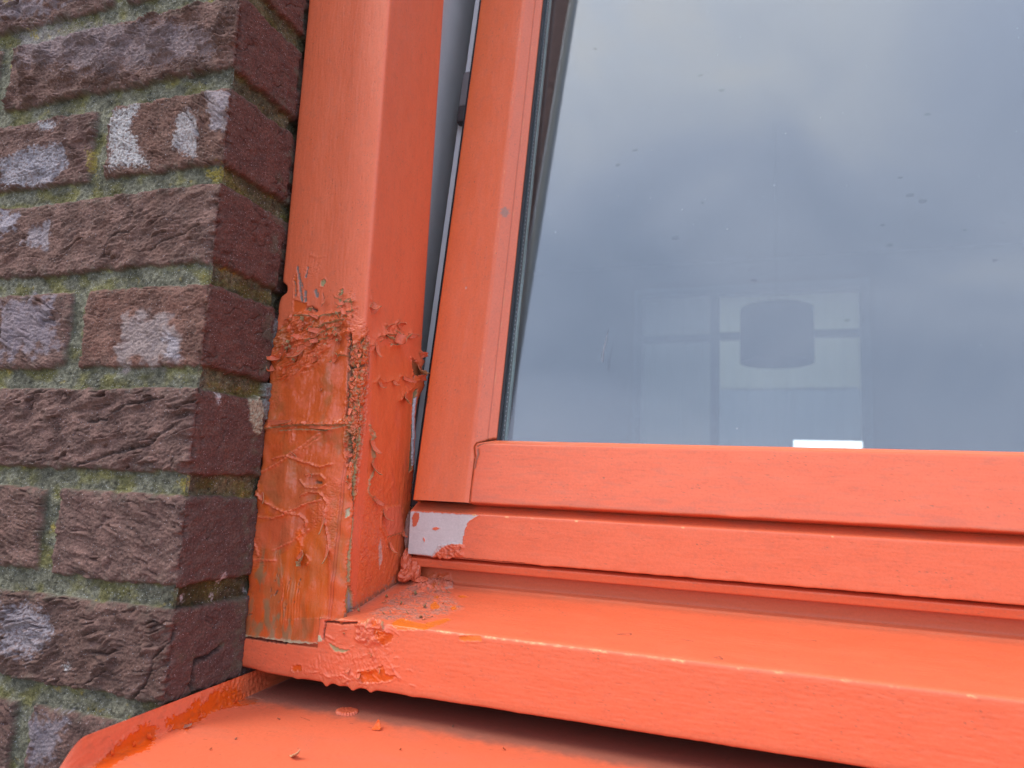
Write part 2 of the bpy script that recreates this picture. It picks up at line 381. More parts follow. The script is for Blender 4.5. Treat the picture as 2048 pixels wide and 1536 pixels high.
dk = sm(.36, .62, fbm(U/5, W/5, 255, 3))[..., None]; mc = mc*(1-.6*dk); mc = mc*(.72+.5*sm(-.4, .4, fbm(U/26, W/20, 257, 2)))[..., None]
rv = sm(2, 14, U)[..., None]; mc = mc*(1-rv)+mc*np.array((.85, .76, .56))*rv
lowz = sm(-330, -200, W)[..., None]*0+sm(-230, -330, W)[..., None]; cz = (sm(-40, 5, U)[..., None])*lowz
mc = mc*(1-.45*cz)
chipc = np.exp(-(U/3.2)**2)*sm(-.05, .45, fbm(W/7, U/14, 290, 3)+.05); relief = relief-3.2*chipc*(Dm > 0)
F.h = 1.6*relief*bm_+(mh)*(1-bm_)+(-1.3)*np.exp(-(np.clip(Dm, 0, 9)/1.7)**2)*bm_
F.h -= (1-bm_)*sm(1, 6, U)*1.6; F.h -= sm(60, 65, U)*(1.2+2.5*sm(-.1, .4, fbm(W/14, U/20, 292, 2))+3.5*np.exp(-((W+108)/16)**2))
F.c = bcol*bm_[..., None]+mc*(1-bm_[..., None]); F.r[:] = .88
# grime and lichen creeping over brick edges
cre = (np.exp(-np.clip(Dm, 0, 99)/3.0)*sm(-.1, .4, fbm(U/7, W/7, 270, 3)))*.7
F.tint(cre*bm_, (.13, .12, .085))
F.tint(sm(.25, .6, fbm(U/16, W/12, 275, 3))*sm(-260, -330, W)*sm(-30, 20, U)*.75, (.105, .095, .055))
F.tint(sm(.1, .5, fbm(U/12, W/10, 277, 3)+.1)*sm(38, 60, U)*.7, (.12, .11, .07))
# white bloom and lavender scum patches
def bloom(pts, k, col=(.50, .48, .48), f=2.6, seed=1, wob=2.2, crust=.5, edge=1.8):
    G = F.near(pts, 14); uu, ww = G.wob(wob, 5, seed); d = sdf(uu, ww, pts, 14); m = sm(-.25, .35, np.clip(d/(2.2+edge*2), -1.3, .9)+1.0*fbm(G.U/f/1.2, G.W/f/1.2, seed+3, 4)+.5*fbm(G.U/9, G.W/7, seed+33, 2)-.12); hol = sm(-.22, .08, fbm(G.U/2.0, G.W/1.2, seed+12, 3)+.06); m = m*(1-.75*(1-hol)*min(1, crust*1.4)); G.tint(m*k, col); G.h += m*crust*np.abs(fbm(G.U/1.3, G.W/1.3, seed+8, 3))
bloom([(-97.7, -4.1), (-71.0, -0.9), (-77.9, -19.1), (-57.9, -45.4), (-92.6, -44.8)], .85, (.50, .48, .46), 1.3, 301, crust=1.0)
bloom([(-42.0, -15.4), (-32.5, -11.7), (-22.9, -15.8), (-21.0, -30.0), (-21.1, -45.7), (-30.2, -42.7), (-41.4, -34.0)], .8, (.42, .39, .38), 1.4, 302, 1.6, .6, 1.2)
bloom([(-19.3, -1.9), (-0.7, -2.5), (-0.2, -30.1), (-10.6, -29.7)], .7, (.38, .33, .33), 1.8, 303, 1.2, .3, 1.0)
bloom([(-197.9, -24.7), (-169.2, -20.8), (-137.2, -20.1), (-128.5, -37.2), (-144.5, -50.4), (-193.3, -46.4)], .8, (.36, .34, .36), 2.6, 304, 2, .6)
bloom([(-164.2, -2.0), (-145.0, -2.8), (-148.3, -10.4), (-162.0, -8.5)], .8, (.45, .44, .45), 1.2, 305, 1, .4)
bloom([(-61.3, -141.2), (-31.6, -141.5), (-17.4, -155.2), (-14.7, -174.2), (-65.9, -174.6), (-70.7, -158.3)], .75, (.34, .27, .245), 9, 306, 2.2, .1, 5)
bloom([(-33.6, -148.5), (-16.7, -159.7), (-14.7, -174.2), (-23.7, -174.0)], .55, (.36, .33, .35), 5, 307, 1, .1, 1.5)
bloom([(-176.1, -127.9), (-125.3, -127.6), (-114.1, -163.6), (-167.4, -169.1)], .65, (.27, .23, .25), 6, 308, 3, .1, 6)
bloom([(-189.8, -63.1), (-167.1, -67.0), (-171.9, -79.1), (-185.2, -85.1)], .8, (.37, .33, .35), 3, 309, 2, .2)
bloom([(-157.7, -78.5), (-137.5, -74.9), (-138.1, -95.7), (-164.8, -90.2)], .7, (.34, .30, .31), 3, 310, 2, .2)
bloom([(-203.5, 75.3), (-163.6, 75.5), (-60.6, 55.5), (-17.8, 40.3), (-11.5, 22.1), (-112.4, 25.1), (-197.7, 46.8)], .45, (.30, .25, .26), 1.0, 311, 3, .4, 6)
bloom([(-225.0, 103.6), (-146.5, 87.5), (-189.3, 80.5), (-221.5, 86.7)], .5, (.30, .26, .28), 4, 312, 3, .1, 4)
bloom([(-135.0, -322.6), (-97.7, -317.6), (-82.2, -334.7), (-103.6, -351.2), (-128.9, -351.3)], .65, (.34, .31, .33), 2.0, 313, 3, .7, 4)
bloom([(-105.3, -383.8), (-66.5, -376.9), (-73.5, -402.2), (-92.0, -409.5)], .5, (.27, .25, .28), 3, 314, 3, .2, 4)
for pp, sdx in (([(-191.7, 72.3), (-185.7, 72.7), (-181.7, 67.3), (-187.6, 66.8)], 320), ([(-115.7, -28.2), (-107.6, -28.5), (-105.3, -46.9), (-111.0, -44.5)], 321), ([(-15.3, -52.0), (1.6, -50.7), (2.7, -58.8), (-10.2, -61.2)], 322), ([(-9.5, -241.6), (1.1, -239.8), (1.9, -245.4), (-6.8, -247.1)], 323), ([(-221.8, 100.9), (-208.4, 99.4), (-212.8, 95.5)], 324)):
    bloom(pp, .8, (.32, .24, .04), 1.4, sdx, 1.5, .6, 2)
# small white flecks
for pp in ([(14.3, -189.1), (18.3, -189.7), (20.1, -195.5), (16.7, -196.3)], [(35.6, -296.6), (38.1, -295.3), (38.9, -301.5), (35.7, -302.8)], [(8.3, -306.4), (11.0, -305.6), (10.9, -310.4), (8.1, -310.1)], [(-75.0, -352.0), (-71.6, -349.1), (-70.3, -351.7), (-73.8, -354.4)]):
    bloom(pp, 1, (.50, .47, .44), 1.2, 330+len(pp), .8, .5, .8)
for pp in ([(59.7, -310.1), (62.8, -305.9), (66.1, -312.4)], [(31.1, -309.7), (33.4, -308.5), (33.4, -314.3)]):
    bloom(pp, 1, (.45, .42, .40), 1.2, 340, .8, .5, .8)
# open cracks
def wcrack(pts, depth, wd, seed):
    G = F.near(pts, 9); uu, ww = G.wob(1.6, 5, seed); d, _ = dist(uu, ww, pts, 8); k = np.exp(-(d/wd)**2); G.h -= depth*k; G.tint(k*.5, (.04, .033, .03))
wcrack([(-23.1, -362.9), (-14.4, -353.9), (-10.3, -345.5), (-11.2, -339.8), (-3.4, -332.8)], 3.2, .7, 401)
wcrack([(20.5, -358.9), (19.7, -351.1), (20.9, -343.7), (31.9, -343.1), (40.4, -339.0)], 5.0, 1.1, 402)
wcrack([(-3.4, -332.8), (2.8, -326.8), (2.8, -321.6)], 2.0, .6, 403)
wcrack([(-82.5, -209.5), (-66.6, -207.2), (-53.9, -199.2), (-23.8, -194.0)], 2.2, .8, 404)
wcrack([(-84.1, -235.4), (-57.3, -227.2), (-31.0, -222.1), (-15.8, -210.2)], 2.0, .9, 405)
wcrack([(-134.8, -194.1), (-114.0, -187.7), (-119.2, -182.8)], 1.2, .5, 406)
wcrack([(-63.7, -88.0), (-82.1, -89.8), (-88.4, -102.5)], 1.6, .6, 407)
wcrack([(-13.9, -90.5), (-38.2, -96.5), (-49.3, -102.0)], 1.6, .6, 408)
wcrack([(31.1, -378.5), (-3.3, -106.7), (18.6, -105.7), (62.4, -105.6)], .8, .5, 409) if False else None
# pale crumbling filler squeezed out beside the window
def lump(pts, hgt, col, seed, f=3.0):
    G = F.near(pts, 10); uu, ww = G.wob(1.6, 3, seed); d = sdf(uu, ww, pts, 10); m = sm(-.25, .35, np.clip(d/3, -1.3, .9)+1.1*fbm(G.U/3, G.W/3, seed+4, 4))
    G.h *= 1-m; G.h += m*(hgt+1.6*fbm(G.U/f, G.W/f, seed, 3)); G.tint(m, col); G.tint(m*sm(.0, -.35, fbm(G.U/1.6, G.W/1.6, seed+9, 3))*.7, DIRT)
lump([(43.2, -189.8), (53.6, -185.9), (59.3, -197.6), (57.1, -210.2), (51.3, -210.1), (46.4, -202.2)], 1.0, (.42, .37, .25), 420, 2.2)
lump([(57.4, -178.1), (64.6, -175.3), (63.8, -187.1), (61.9, -202.3), (56.6, -193.0)], 1.2, (.20, .20, .18), 421, 3)
lump([(60.2, -133.8), (72.3, -129.1), (67.7, -142.4), (61.5, -153.9)], .3, (.15, .15, .145), 422, 6)
pos, nor = profile([(-1500, 0), (0, 0), (0, 110)], -1500, 1.0)
Pu = pos(u); Nu = nor(u)
X = Pu[:, 0][:, None]+Nu[:, 0][:, None]*F.h; Y = Pu[:, 1][:, None]+Nu[:, 1][:, None]*F.h
# the face bellies a little from brick to brick
Vt = world_pts(np.stack([X, Y, W], -1).reshape(-1, 3)); Q = grid_quads(len(u), len(w))
fm = (bm_ > .5).ravel(); isb = fm[Q].sum(1) >= 2
def submesh(name, sel, m, parent):
    q = Q[sel]; ids, inv = np.unique(q.ravel(), return_inverse=True)
    return link(name, mesh_np(name, Vt[ids], inv.reshape(-1, 4), F.c.reshape(-1, 3)[ids], F.r.ravel()[ids]), m, parent)
submesh('bricks', isb, M_brick, wall); submesh('mortar', ~isb, M_mortar, wall)
M_core = plain('wall_backing', (.12, .09, .08), .9)
boxes('wall_core', [((-1500, 14, -1180), (-14, 270, 1150)), ((-14, 112, -1180), (-6, 270, 1150)), ((-6, 14, 800), (2600, 270, 1150)), ((-10, 100, -1180), (2600, 270, -384)), ((1290, 14, -384), (2600, 270, 800))], M_core, wall)
del U, W, F, X, Y, Vt, Q, relief, bcol, mc, mf, pale

# ------------------------------------------------------------------ window: jamb
win = empty('window', (300, 100, -360))
tag(win, 'orange painted timber window with peeling, wrinkled paint at its lower corner', 'window')
def wood(F, a=.07, along='w', seed=1, dash=.16):
    """brush strokes, opened grain, chalking and grime in the paint, along the timber"""
    p, q = (F.U, F.W) if along == 'w' else (F.W, F.U)
    F.h += a*1.3*fbm(p/1.6, q/16, seed, 3)+.12*fbm(p/14, q/30, seed+4, 2)+.03*fbm(p/.8, q/.8, seed+6, 2)
    g = sm(.36, .56, fbm(p/.9, q/4.5, seed+8, 2))*sm(-.15, .35, fbm(p/13, q/22, seed+12, 2)); F.h -= dash*g; F.tint(g*.55, CORAL*.55)
    st = fbm(p/1.1, q/24, seed+14, 3); F.tint(np.clip(st, 0, 1)*.22, CORAL*np.array((1.02, 1.25, 1.4))); F.tint(np.clip(-st, 0, 1)*.20, CORAL*np.array((.88, .78, .7)))
    v = fbm(p/11, q/34, seed+20, 4); F.tint(np.clip(v, 0, 1)*.40, CORAL*np.array((1.05, 1.28, 1.4))); F.tint(np.clip(-v, 0, 1)*.40, CORAL*np.array((.86, .78, .72)))
    v2 = sm(.05, .5, fbm(p/5, q/9, seed+23, 4)); F.tint(v2*.16, np.array((.42, .13, .075)), .55)
    F.r += .10*fbm(p/6, q/14, seed+26, 3)
    s_ = sm(.50, .58, fbm(p/1.2, q/1.2, seed+30, 2))*sm(-.05, .35, fbm(p/25, q/25, seed+33, 2)); F.tint(s_*.65, DIRT)
def jamb_field(u, w):
    U, W = np.meshgrid(u, w, indexing='ij'); F = Field(U, W, CORAL*np.array((1, .98, .92)), .40)
    wood(F, .09, 'w', 500, .20)
    inner = U > 68
    F.h = np.where(inner, F.h*.55, F.h)
    low = sm(-112, -124, W+2*fbm(U/9, W/9, 510, 2))
    # ---- front: swollen putty repair under the paint
    patch = sdf(*F.wob(1.6, 6, 511), [(3.6, -138.5), (11.8, -129.6), (18.2, -126.4), (34.2, -131.2), (52.9, -128.6), (64.7, -135.7), (70.6, -140.8), (74.0, -155.4), (74.5, -187.2), (72.6, -218.4), (70.9, -264.2), (74.0, -322.7), (70.7, -323.6), (58.5, -324.3), (57.4, -338.9), (26.3, -345.4), (-7.3, -349.3), (-19.2, -253.4), (-15.1, -187.3), (-6.0, -160.4)], 30)
    pm = sm(-1.0, 2.0, patch); F.h += pm*1.3
    F.tint(pm*.85, np.array((.62, .105, .020)))
    st = sm(.0, .42, fbm(U/13, W/20, 520, 4)+.16*sm(-235, -290, W)); F.tint(pm*st*.62, np.array((.40, .135, .042)))
    co = sm(.05, .42, fbm(U/11, W/9, 522, 4)+.05); F.tint(pm*co*.60*(1-.7*sm(-255, -275, W)), CORAL)
    og = sm(.18, .45, fbm(U/6, W/24, 523, 3)); F.tint(pm*og*.6*sm(-210, -250, W), ORANGE*np.array((1, 1.25, 1.1)))
    gb = sm(.1, .45, fbm(U/5.5, W/16, 524, 4)+.18*sm(-290, -325, W)); F.tint(pm*gb*.85*sm(-262, -295, W)*sm(52, 30, U), np.array((.26, .165, .07)), .7); F.r -= pm*.17; F.tint(pm*sm(9, 1, U+3*fbm(U/5, W/9, 527, 3))*.5, np.array((.50, .11, .03)))
    F.h += pm*(1.7*fbm(U/15, W/19, 525, 2)+.18*fbm(U/2.5, W/3.5, 526, 3)*sm(-300, -250, W))
    # ledge at the very foot, greyer paint
    # ---- wrinkled, overlapped skin near the top of the patch (diagonal)
    wz = sdf(*F.wob(2, 7, 530), [(8.6, -129.5), (34.1, -130.5), (53.1, -130.3), (58.0, -143.6), (43.8, -151.4), (40.9, -161.2), (26.5, -169.2), (7.5, -174.0), (-2.9, -170.6), (-6.2, -158.7), (2.1, -143.6)], 12)
    wm = sm(-2.5, 2.5, wz)
    p = U*.80+W*.60; q = -U*.60+W*.80
    p2 = p+3*fbm(U/9, W/9, 531, 2); q2 = q+3.2*fbm(U/8, W/8, 532, 3)
    r1 = ridged(p2/17, q2/4.6, 533, 3); F.h += wm*(2.2*r1+.35*ridged(U/1.6, W/1.6, 534, 2)); F.tint(wm*sm(-.1, -.5, r1)*.5, STAIN); F.tint(wm*sm(.5, .85, r1)*.6, CORAL*1.05)
    F.tint(wm*sm(.36, .56, fbm(p/6, q/1.5, 535, 3))*.85, PUTTY, .85)
    # crumbly texture patches
    for sd_, poly, am in ((540, [(48.5, -121.7), (57.2, -113.8), (61.1, -128.9), (72.3, -139.2), (73.4, -152.2), (54.1, -141.9)], .55), (541, [(11.2, -97.5), (30.5, -93.6), (31.4, -102.2), (16.1, -106.5)], .3), (544, [(45.4, -245.6), (52.0, -237.6), (62.5, -234.1), (58.9, -279.9), (55.1, -289.2)], .35), (545, [(-5.0, -271.8), (2.6, -269.8), (9.1, -292.7), (-3.8, -298.4)], .5), (546, [(39.2, -256.8), (45.9, -250.3), (50.7, -262.3), (41.2, -269.6)], .6), (547, [(-3.3, -177.3), (7.5, -174.0), (12.9, -187.3), (-1.8, -197.3)], .3)):
        d = sm(-2.0, 2.0, sdf(*F.wob(2, 5, sd_), poly, 10)); k = ridged(U/2.2+.8*fbm(U/3, W/3, sd_, 2), W/1.5, sd_+1, 3)
        F.h += d*am*k; F.tint(d*.35*sm(.2, .7, k), CORAL*1.05); F.tint(d*.4*sm(0, -.6, k), STAIN)
    # ---- pinched seams
    f = F.fold
    f([(-5.2, -209.8), (1.1, -205.8), (10.8, -204.4), (26.1, -202.9), (41.3, -203.3), (61.5, -202.4)], 3.8, 2.4, .5, 550, PUTTY)
    f([(59.8, -203.7), (45.4, -207.1), (26.5, -206.7), (11.2, -207.6)], 1.2, 1.5, .4, 551, PUTTY)
    f([(14.6, -130.4), (34.3, -131.8), (54.9, -129.3), (58.5, -128.2)], 2.3, 1.8, .5, 552, PUTTY)
    f([(30.6, -141.8), (42.4, -136.5), (53.5, -135.2)], 2.6, 1.7, .45, 553, PUTTY)
    f([(25.1, -148.6), (35.5, -143.9), (45.7, -139.9)], 1.7, 1.4, .4, 554, PUTTY)
    f([(35.8, -147.9), (45.2, -146.2), (47.2, -140.0)], 2.0, 1.4, .4, 555, PUTTY)
    f([(5.1, -152.2), (16.5, -148.1), (25.0, -147.6), (36.2, -151.2)], 1.8, 1.4, .4, 556)
    f([(-3.0, -158.8), (5.7, -157.9), (15.2, -154.1)], 1.8, 1.3, .4, 557)
    f([(44.8, -162.0), (51.8, -157.5), (59.4, -159.0)], 1.7, 1.4, .4, 558, PUTTY)
    f([(3.8, -140.2), (15.6, -139.9), (27.1, -136.9)], 1.3, 1.6, .35, 559)
    for pts, am, sd_ in (([(7.3, -225.9), (13.0, -224.1), (18.7, -223.6), (28.6, -226.5), (43.9, -229.8), (51.8, -227.7)], 1.0, 560), ([(-0.6, -235.8), (7.8, -230.3), (18.8, -224.2)], .7, 561), ([(18.7, -223.0), (27.7, -217.9), (36.5, -211.4), (41.8, -209.0)], .55, 562), ([(31.5, -217.8), (42.1, -211.3)], .4, 563),
                         ([(-0.5, -246.7), (3.7, -252.3), (10.8, -256.4), (20.6, -259.0), (28.0, -256.7), (36.9, -252.6), (45.9, -250.3)], 1.1, 564), ([(21.4, -259.3), (32.1, -260.3), (37.0, -264.3), (35.7, -266.8)], 1.0, 565), ([(2.6, -263.1), (11.6, -263.6), (21.5, -260.2)], .9, 566),
                         ([(29.1, -238.5), (34.8, -242.7), (45.2, -242.9), (49.4, -240.8)], .9, 567), ([(31.6, -248.5), (38.0, -245.4), (45.4, -245.6), (51.5, -251.5), (50.7, -262.3), (53.4, -271.3), (56.0, -280.1)], 1.25, 568), ([(13.8, -283.1), (26.4, -277.6), (38.6, -269.1)], .6, 569), ([(-5.0, -291.0), (16.4, -289.1)], .6, 570),
                         ([(0.8, -240.3), (1.6, -247.6)], .6, 571), ([(34.0, -235.2), (44.3, -234.2), (48.3, -237.2)], .8, 572), ([(39.0, -284.4), (42.2, -287.2), (39.6, -290.4)], .5, 573), ([(21.1, -206.2), (21.8, -213.2)], .4, 574), ([(-5.9, -263.9), (-0.3, -271.5), (4.6, -286.9)], .6, 575)):
        F.ridge(pts, am*1.7, .66, sd_, CORAL*np.array((1, 1.12, 1.1))); 
    d = sdf(*F.wob(.8, 3, 580), [(-5.0, -271.8), (11.6, -263.9), (32.2, -261.5), (37.2, -266.1), (38.6, -269.1), (19.4, -282.7), (4.1, -282.2)], 8); F.tint(sm(-1, 1, d)*.55, CORAL*.8)
    d = sdf(*F.wob(.8, 3, 581), [(0.7, -236.4), (17.1, -226.2), (44.1, -231.7), (45.4, -245.6), (31.6, -255.6), (22.5, -258.3), (4.1, -249.1)], 8); F.tint(sm(-1, 2, d)*.4, np.array((.52, .15, .06)))
    # peeled edge, then older orange film (right of the seam)
    d = sdf(*F.wob(.7, 3, 582), [(38.7, -270.7), (49.7, -259.3), (54.3, -280.3), (58.1, -320.0), (27.8, -324.5), (19.8, -285.8)], 8); F.tint(sm(-1, 1.5, d)*.55, ORANGE*np.array((.95, 1.25, 1.5))); F.h -= .25*sm(-.3, .3, d)
    # worm-like blister with a torn mouth
    F.ridge([(32.5, -271.1), (34.0, -278.6), (34.2, -287.8)], 1.0, 2.6, 583, ORANGE*1.1)
    F.crack([(41.9, -239.3), (45.6, -239.7)], 1.6, .8, 584); F.crack([(18.0, -310.4), (19.6, -307.8)], 1.2, .5, 585); F.crack([(2.8, -324.0), (4.3, -323.8)], .7, .4, 586)
    for k in range(16):
        a = rng.uniform(14, 36); b = rng.uniform(-318, -298); F.crack([(a, b), (a+.3, b+rng.uniform(.6, 2.2))], .5, .25, 590+k)
    d = sm(-1, 1, sdf(*F.wob(1, 3, 605), [(21.8, -304.0), (36.2, -299.7), (38.7, -323.4), (24.4, -327.8)], 8)); 
    F.h += .12*d*np.sin(U*3.2+fbm(U/3, W/8, 606, 2)*3)
    # ---- torn vertical band along the arris with putty inside
    bd = sdf(*F.wob(1.1, 3.5, 610), [(56.1, -135.3), (60.6, -151.9), (66.4, -147.5), (71.8, -142.4), (74.4, -155.4), (76.1, -180.9), (76.5, -205.9), (73.4, -227.6), (72.3, -244.5), (67.9, -246.2), (65.5, -227.9), (60.5, -220.3), (60.0, -206.2), (59.0, -187.2), (60.8, -174.5), (59.0, -155.1)], 10)
    bm2 = sm(-.6, .8, bd); g = ridged(U/3.6+1.1*fbm(U/6, W/6, 611, 2), W/7.0+.9*fbm(U/4, W/4, 613, 2), 612, 4)
    F.h += bm2*(-2.6+3.1*g+.5*ridged(U/1.2, W/1.2, 613, 2)); F.h += 1.3*np.exp(-((bd+.6)/.8)**2)*(.4+fbm(U/3, W/3, 614, 2))
    F.tint(bm2*sm(.35, -.05, g)*.9, PUTTY*.85, .9); F.tint(bm2*sm(-.25, -.6, g), DIRT, .9); F.tint(bm2*sm(.5, .62, fbm(U/3, W/4, 616, 3)+.35)*.6, PUTTY)
    F.crack([(58.1, -144.6), (58.3, -155.0), (58.5, -161.5), (60.8, -174.5)], 2.2, .8, 617); F.crack([(60.0, -166.4), (65.8, -165.5), (70.8, -164.3)], 2.8, .9, 618); F.crack([(74.8, -152.2), (76.3, -161.9), (76.8, -171.4)], 1.6, .6, 619); F.crack([(58.5, -169.6), (60.5, -184.0), (59.9, -196.7)], 1.4, .6, 620)
    F.crack([(62.7, -208.7), (64.7, -218.6), (63.6, -226.4)], 2.0, .9, 621)
    # narrow slit of bare putty running down to the sill
    F.chip([(69.1, -203.6), (71.9, -202.9), (71.1, -218.4), (69.6, -233.9), (69.8, -252.2), (69.4, -255.2), (67.1, -237.0), (68.7, -218.5)], 1.2, PUTTY*1.15, .9, .9, 622, .5)
    F.chip([(64.5, -255.5), (67.2, -253.8), (67.3, -258.9), (64.9, -260.0)], .8, CREAM*.85, .4, .9, 623, .5)
    F.chip([(69.0, -258.2), (70.7, -258.1), (70.8, -267.2), (69.6, -285.1), (67.8, -284.7), (69.0, -270.3)], .9, PUTTY*1.2, .7, .9, 624, .5)
    F.chip([(67.8, -284.7), (70.0, -285.7), (70.8, -298.3), (68.7, -298.5)], .8, PUTTY*1.1, .4, .9, 625, .5)
    F.chip([(69.3, -300.5), (72.8, -301.3), (76.4, -306.6), (78.6, -319.4), (70.4, -320.2), (68.7, -310.2)], 1.4, PUTTY*1.1, .8, .9, 626, .7)
    d = sm(-.4, .6, sdf(*F.wob(.6, 2, 627), [(72.4, -304.0), (75.7, -306.6), (78.1, -318.0), (74.6, -317.4)], 6)); F.tint(d, (.30, .30, .31), .85)
    F.crack([(67.8, -244.7), (70.7, -253.6), (70.5, -259.7)], 1.6, .5, 628)
    # thin raised bead of the old repair strip, and its twin grooves
    for pts, dp in (([(61.1, -226.5), (60.6, -245.0), (59.9, -267.8), (58.9, -294.9), (58.3, -322.0)], .8), ([(62.9, -226.4), (62.4, -244.9), (61.7, -267.7), (60.6, -294.7), (60.0, -321.8)], .6)):
        d, _ = dist(U, W, pts, 4); F.h -= dp*np.exp(-(d/.35)**2); F.tint(.5*np.exp(-(d/.4)**2), np.array((.42, .07, .03)))
    d, _ = dist(U, W, [(61.8, -226.4), (61.4, -244.9), (60.6, -267.8), (59.9, -294.8), (59.0, -321.9)], 4); F.h += .5*np.exp(-(d/.5)**2)
    # ---- upper left edge: worn strips, chips
    for pts, c_, sd_ in (
                         ([(31.9, -107.4), (34.1, -106.1), (35.4, -108.2), (33.8, -111.6), (31.4, -110.7)], PUTTY*1.1, 644), ([(47.1, -114.3), (49.3, -113.7), (49.6, -117.1), (47.1, -119.0), (45.8, -116.9)], PUTTY*1.1, 645), ([(47.0, -121.7), (48.4, -120.4), (49.7, -125.8), (47.8, -125.7)], PUTTY, 646),
                         ([(11.1, -119.3), (22.5, -122.6), (20.7, -128.6), (12.0, -127.6)], ORANGE*.92, 647), ([(9.3, -106.1), (11.5, -101.0), (14.0, -116.7), (11.4, -118.3)], DEEP, 648)):
        F.chip(pts, .5, c_, .45, .8, sd_, .5, 1.5)
    for pts, wd_, sd_ in (([(11.9, -96.5), (14.9, -106.4), (16.0, -113.3), (18.4, -121.0)], 1.0, 640), ([(20.3, -97.7), (19.9, -101.5), (19.4, -103.9)], .8, 641), ([(20.1, -114.2), (20.7, -120.4)], 1.3, 642), ([(28.2, -114.0), (29.8, -117.5)], 1.7, 643), ([(10.5, -106.1), (12.6, -118.3)], .5, 639), ([(16.1, -106.5), (17.8, -111.7)], .5, 638)):
        G = F.near(pts, 8); uu, ww_ = G.wob(1.0, 1.6, sd_); d, _ = dist(uu, ww_, pts, 8); k = sm(wd_, wd_*.5, d)*sm(-.35, .05, fbm(G.U/1.1, G.W/3, sd_+5, 3)+.2); G.h -= .45*k; G.tint(k, GREYW*.8, .85)
    F.crack([(22.8, -126.0), (25.9, -125.4), (30.0, -127.6)], 2.0, .9, 649); F.crack([(33.6, -125.1), (35.0, -119.4), (33.9, -116.0)], .5, .25, 650)
    F.fold([(45.9, -125.6), (52.3, -121.9), (55.9, -120.4), (58.5, -128.8)], 1.1, 1.4, .4, 651, PUTTY); F.fold([(43.7, -118.8), (48.5, -121.7), (54.6, -122.7)], 1.0, 1.3, .4, 652, PUTTY)
    F.fold([(50.2, -98.3), (53.7, -95.1)] if False else [(21.5, -89.5), (27.2, -91.6), (32.2, -90.9)], .5, 1.2, .3, 653)
    F.chip([(71.5, -126.1), (73.8, -122.9), (75.8, -128.9), (73.7, -130.1)], .2, CORAL*.9, .6, .6, 654, .5)
    # ---- inner face
    im = sm(-.5, .8, sdf(*F.wob(2, 5, 660), [(78.8, -152.8), (94.2, -146.3), (114.6, -142.1), (127.0, -150.5), (155.3, -152.9), (154.3, -175.7), (147.8, -187.7), (143.5, -213.5), (144.7, -249.2), (143.0, -291.1), (124.5, -312.8), (84.8, -323.2), (80.4, -304.5), (81.9, -261.7), (83.6, -217.4)], 20))
    F.tint(im*.55, DEEP*np.array((1.1, 1.1, 1.3))); F.tint(im*.5*sm(.05, .4, fbm(U/14, W/16, 661, 3)), CORAL*np.array((.9, .9, .95)))
    F.h += im*(.5*fbm(U/12, W/16, 662, 3)+.45*fbm(U/3.2, W/5, 663, 3)*sm(-200, -240, W))
    ww_ = sm(0, 4, sdf(*F.wob(2, 5, 664), [(80.2, -236.7), (99.8, -232.9), (113.0, -255.9), (114.8, -292.2), (86.0, -311.2), (77.8, -286.1)], 10)); F.h += ww_*.38*ridged(U/4+fbm(U/5, W/5, 665, 2), W/2.3+.8*fbm(U/4, W/4, 666, 2), 667, 2)
    f = F.fold
    f([(76.5, -150.0), (84.3, -142.3), (96.4, -138.3), (113.5, -134.5), (124.7, -134.3), (129.6, -131.0)], 2.4, 2.4, .5, 670, PUTTY)
    f([(106.2, -133.3), (113.7, -135.9), (111.8, -142.7), (100.8, -145.0), (94.9, -142.1)], 2.2, 1.6, .5, 671, PUTTY)
    f([(87.3, -145.0), (96.6, -139.6), (91.2, -135.0)], 1.6, 1.5, .4, 672, PUTTY); f([(78.8, -152.8), (82.7, -148.7), (82.4, -156.1)], 1.4, 1.5, .4, 673)
    f([(108.8, -126.3), (101.8, -132.6), (92.2, -132.4)], 1.2, 1.8, .4, 674); f([(72.4, -121.1), (77.8, -123.7), (83.0, -123.4), (78.4, -127.9)], 1.3, 1.8, .4, 675)
    f([(84.9, -173.3), (90.7, -169.0), (94.4, -171.8), (101.0, -170.8), (107.5, -168.0), (112.6, -169.0), (117.6, -163.6), (128.7, -162.9), (138.9, -163.8), (146.5, -161.1)], 1.6, 1.6, .35, 676)
    f([(120.0, -180.2), (130.2, -173.5), (137.2, -168.8)], 2.2, 3.5, .6, 677); f([(147.0, -141.2), (152.2, -142.8), (148.7, -147.3)], 2.0, 1.6, .5, 678)
    F.chip([(132.0, -147.8), (138.3, -148.4), (147.2, -154.3), (146.4, -160.0), (136.7, -159.0)], 1.6, STAIN*.9, 1.2, .8, 679, .9)
    F.crack([(135.3, -149.7), (139.6, -157.4), (137.2, -162.6)], 1.5, .6, 680)
    # putty strip laid bare along the inner edge
    F.chip([(138.5, -172.3), (142.7, -168.0), (144.9, -195.3), (144.3, -213.5), (144.7, -227.1), (139.7, -230.2), (138.7, -206.7)], 1.0, PUTTY*.9, .8, .9, 681, .6)
    F.chip([(141.6, -177.4), (144.2, -173.3), (147.0, -198.7), (146.6, -224.2), (144.2, -224.3)], .6, (.60, .58, .58), .1, .6, 682, .4)
    # torn line down the middle and the square scab
    for pts, sd_ in (([(81.3, -201.5), (85.7, -206.0), (86.0, -217.3), (89.0, -225.2), (91.6, -229.9)], 684), ([(91.6, -229.9), (86.3, -236.5), (85.6, -244.5), (92.4, -248.6), (102.5, -251.8)], 685), ([(81.8, -204.7), (87.6, -210.7), (87.3, -222.0)], 689)):
        F.fold(pts, 1.7, 1.1, .4, sd_, PUTTY); F.ridge(pts, .8, .8, sd_+50)
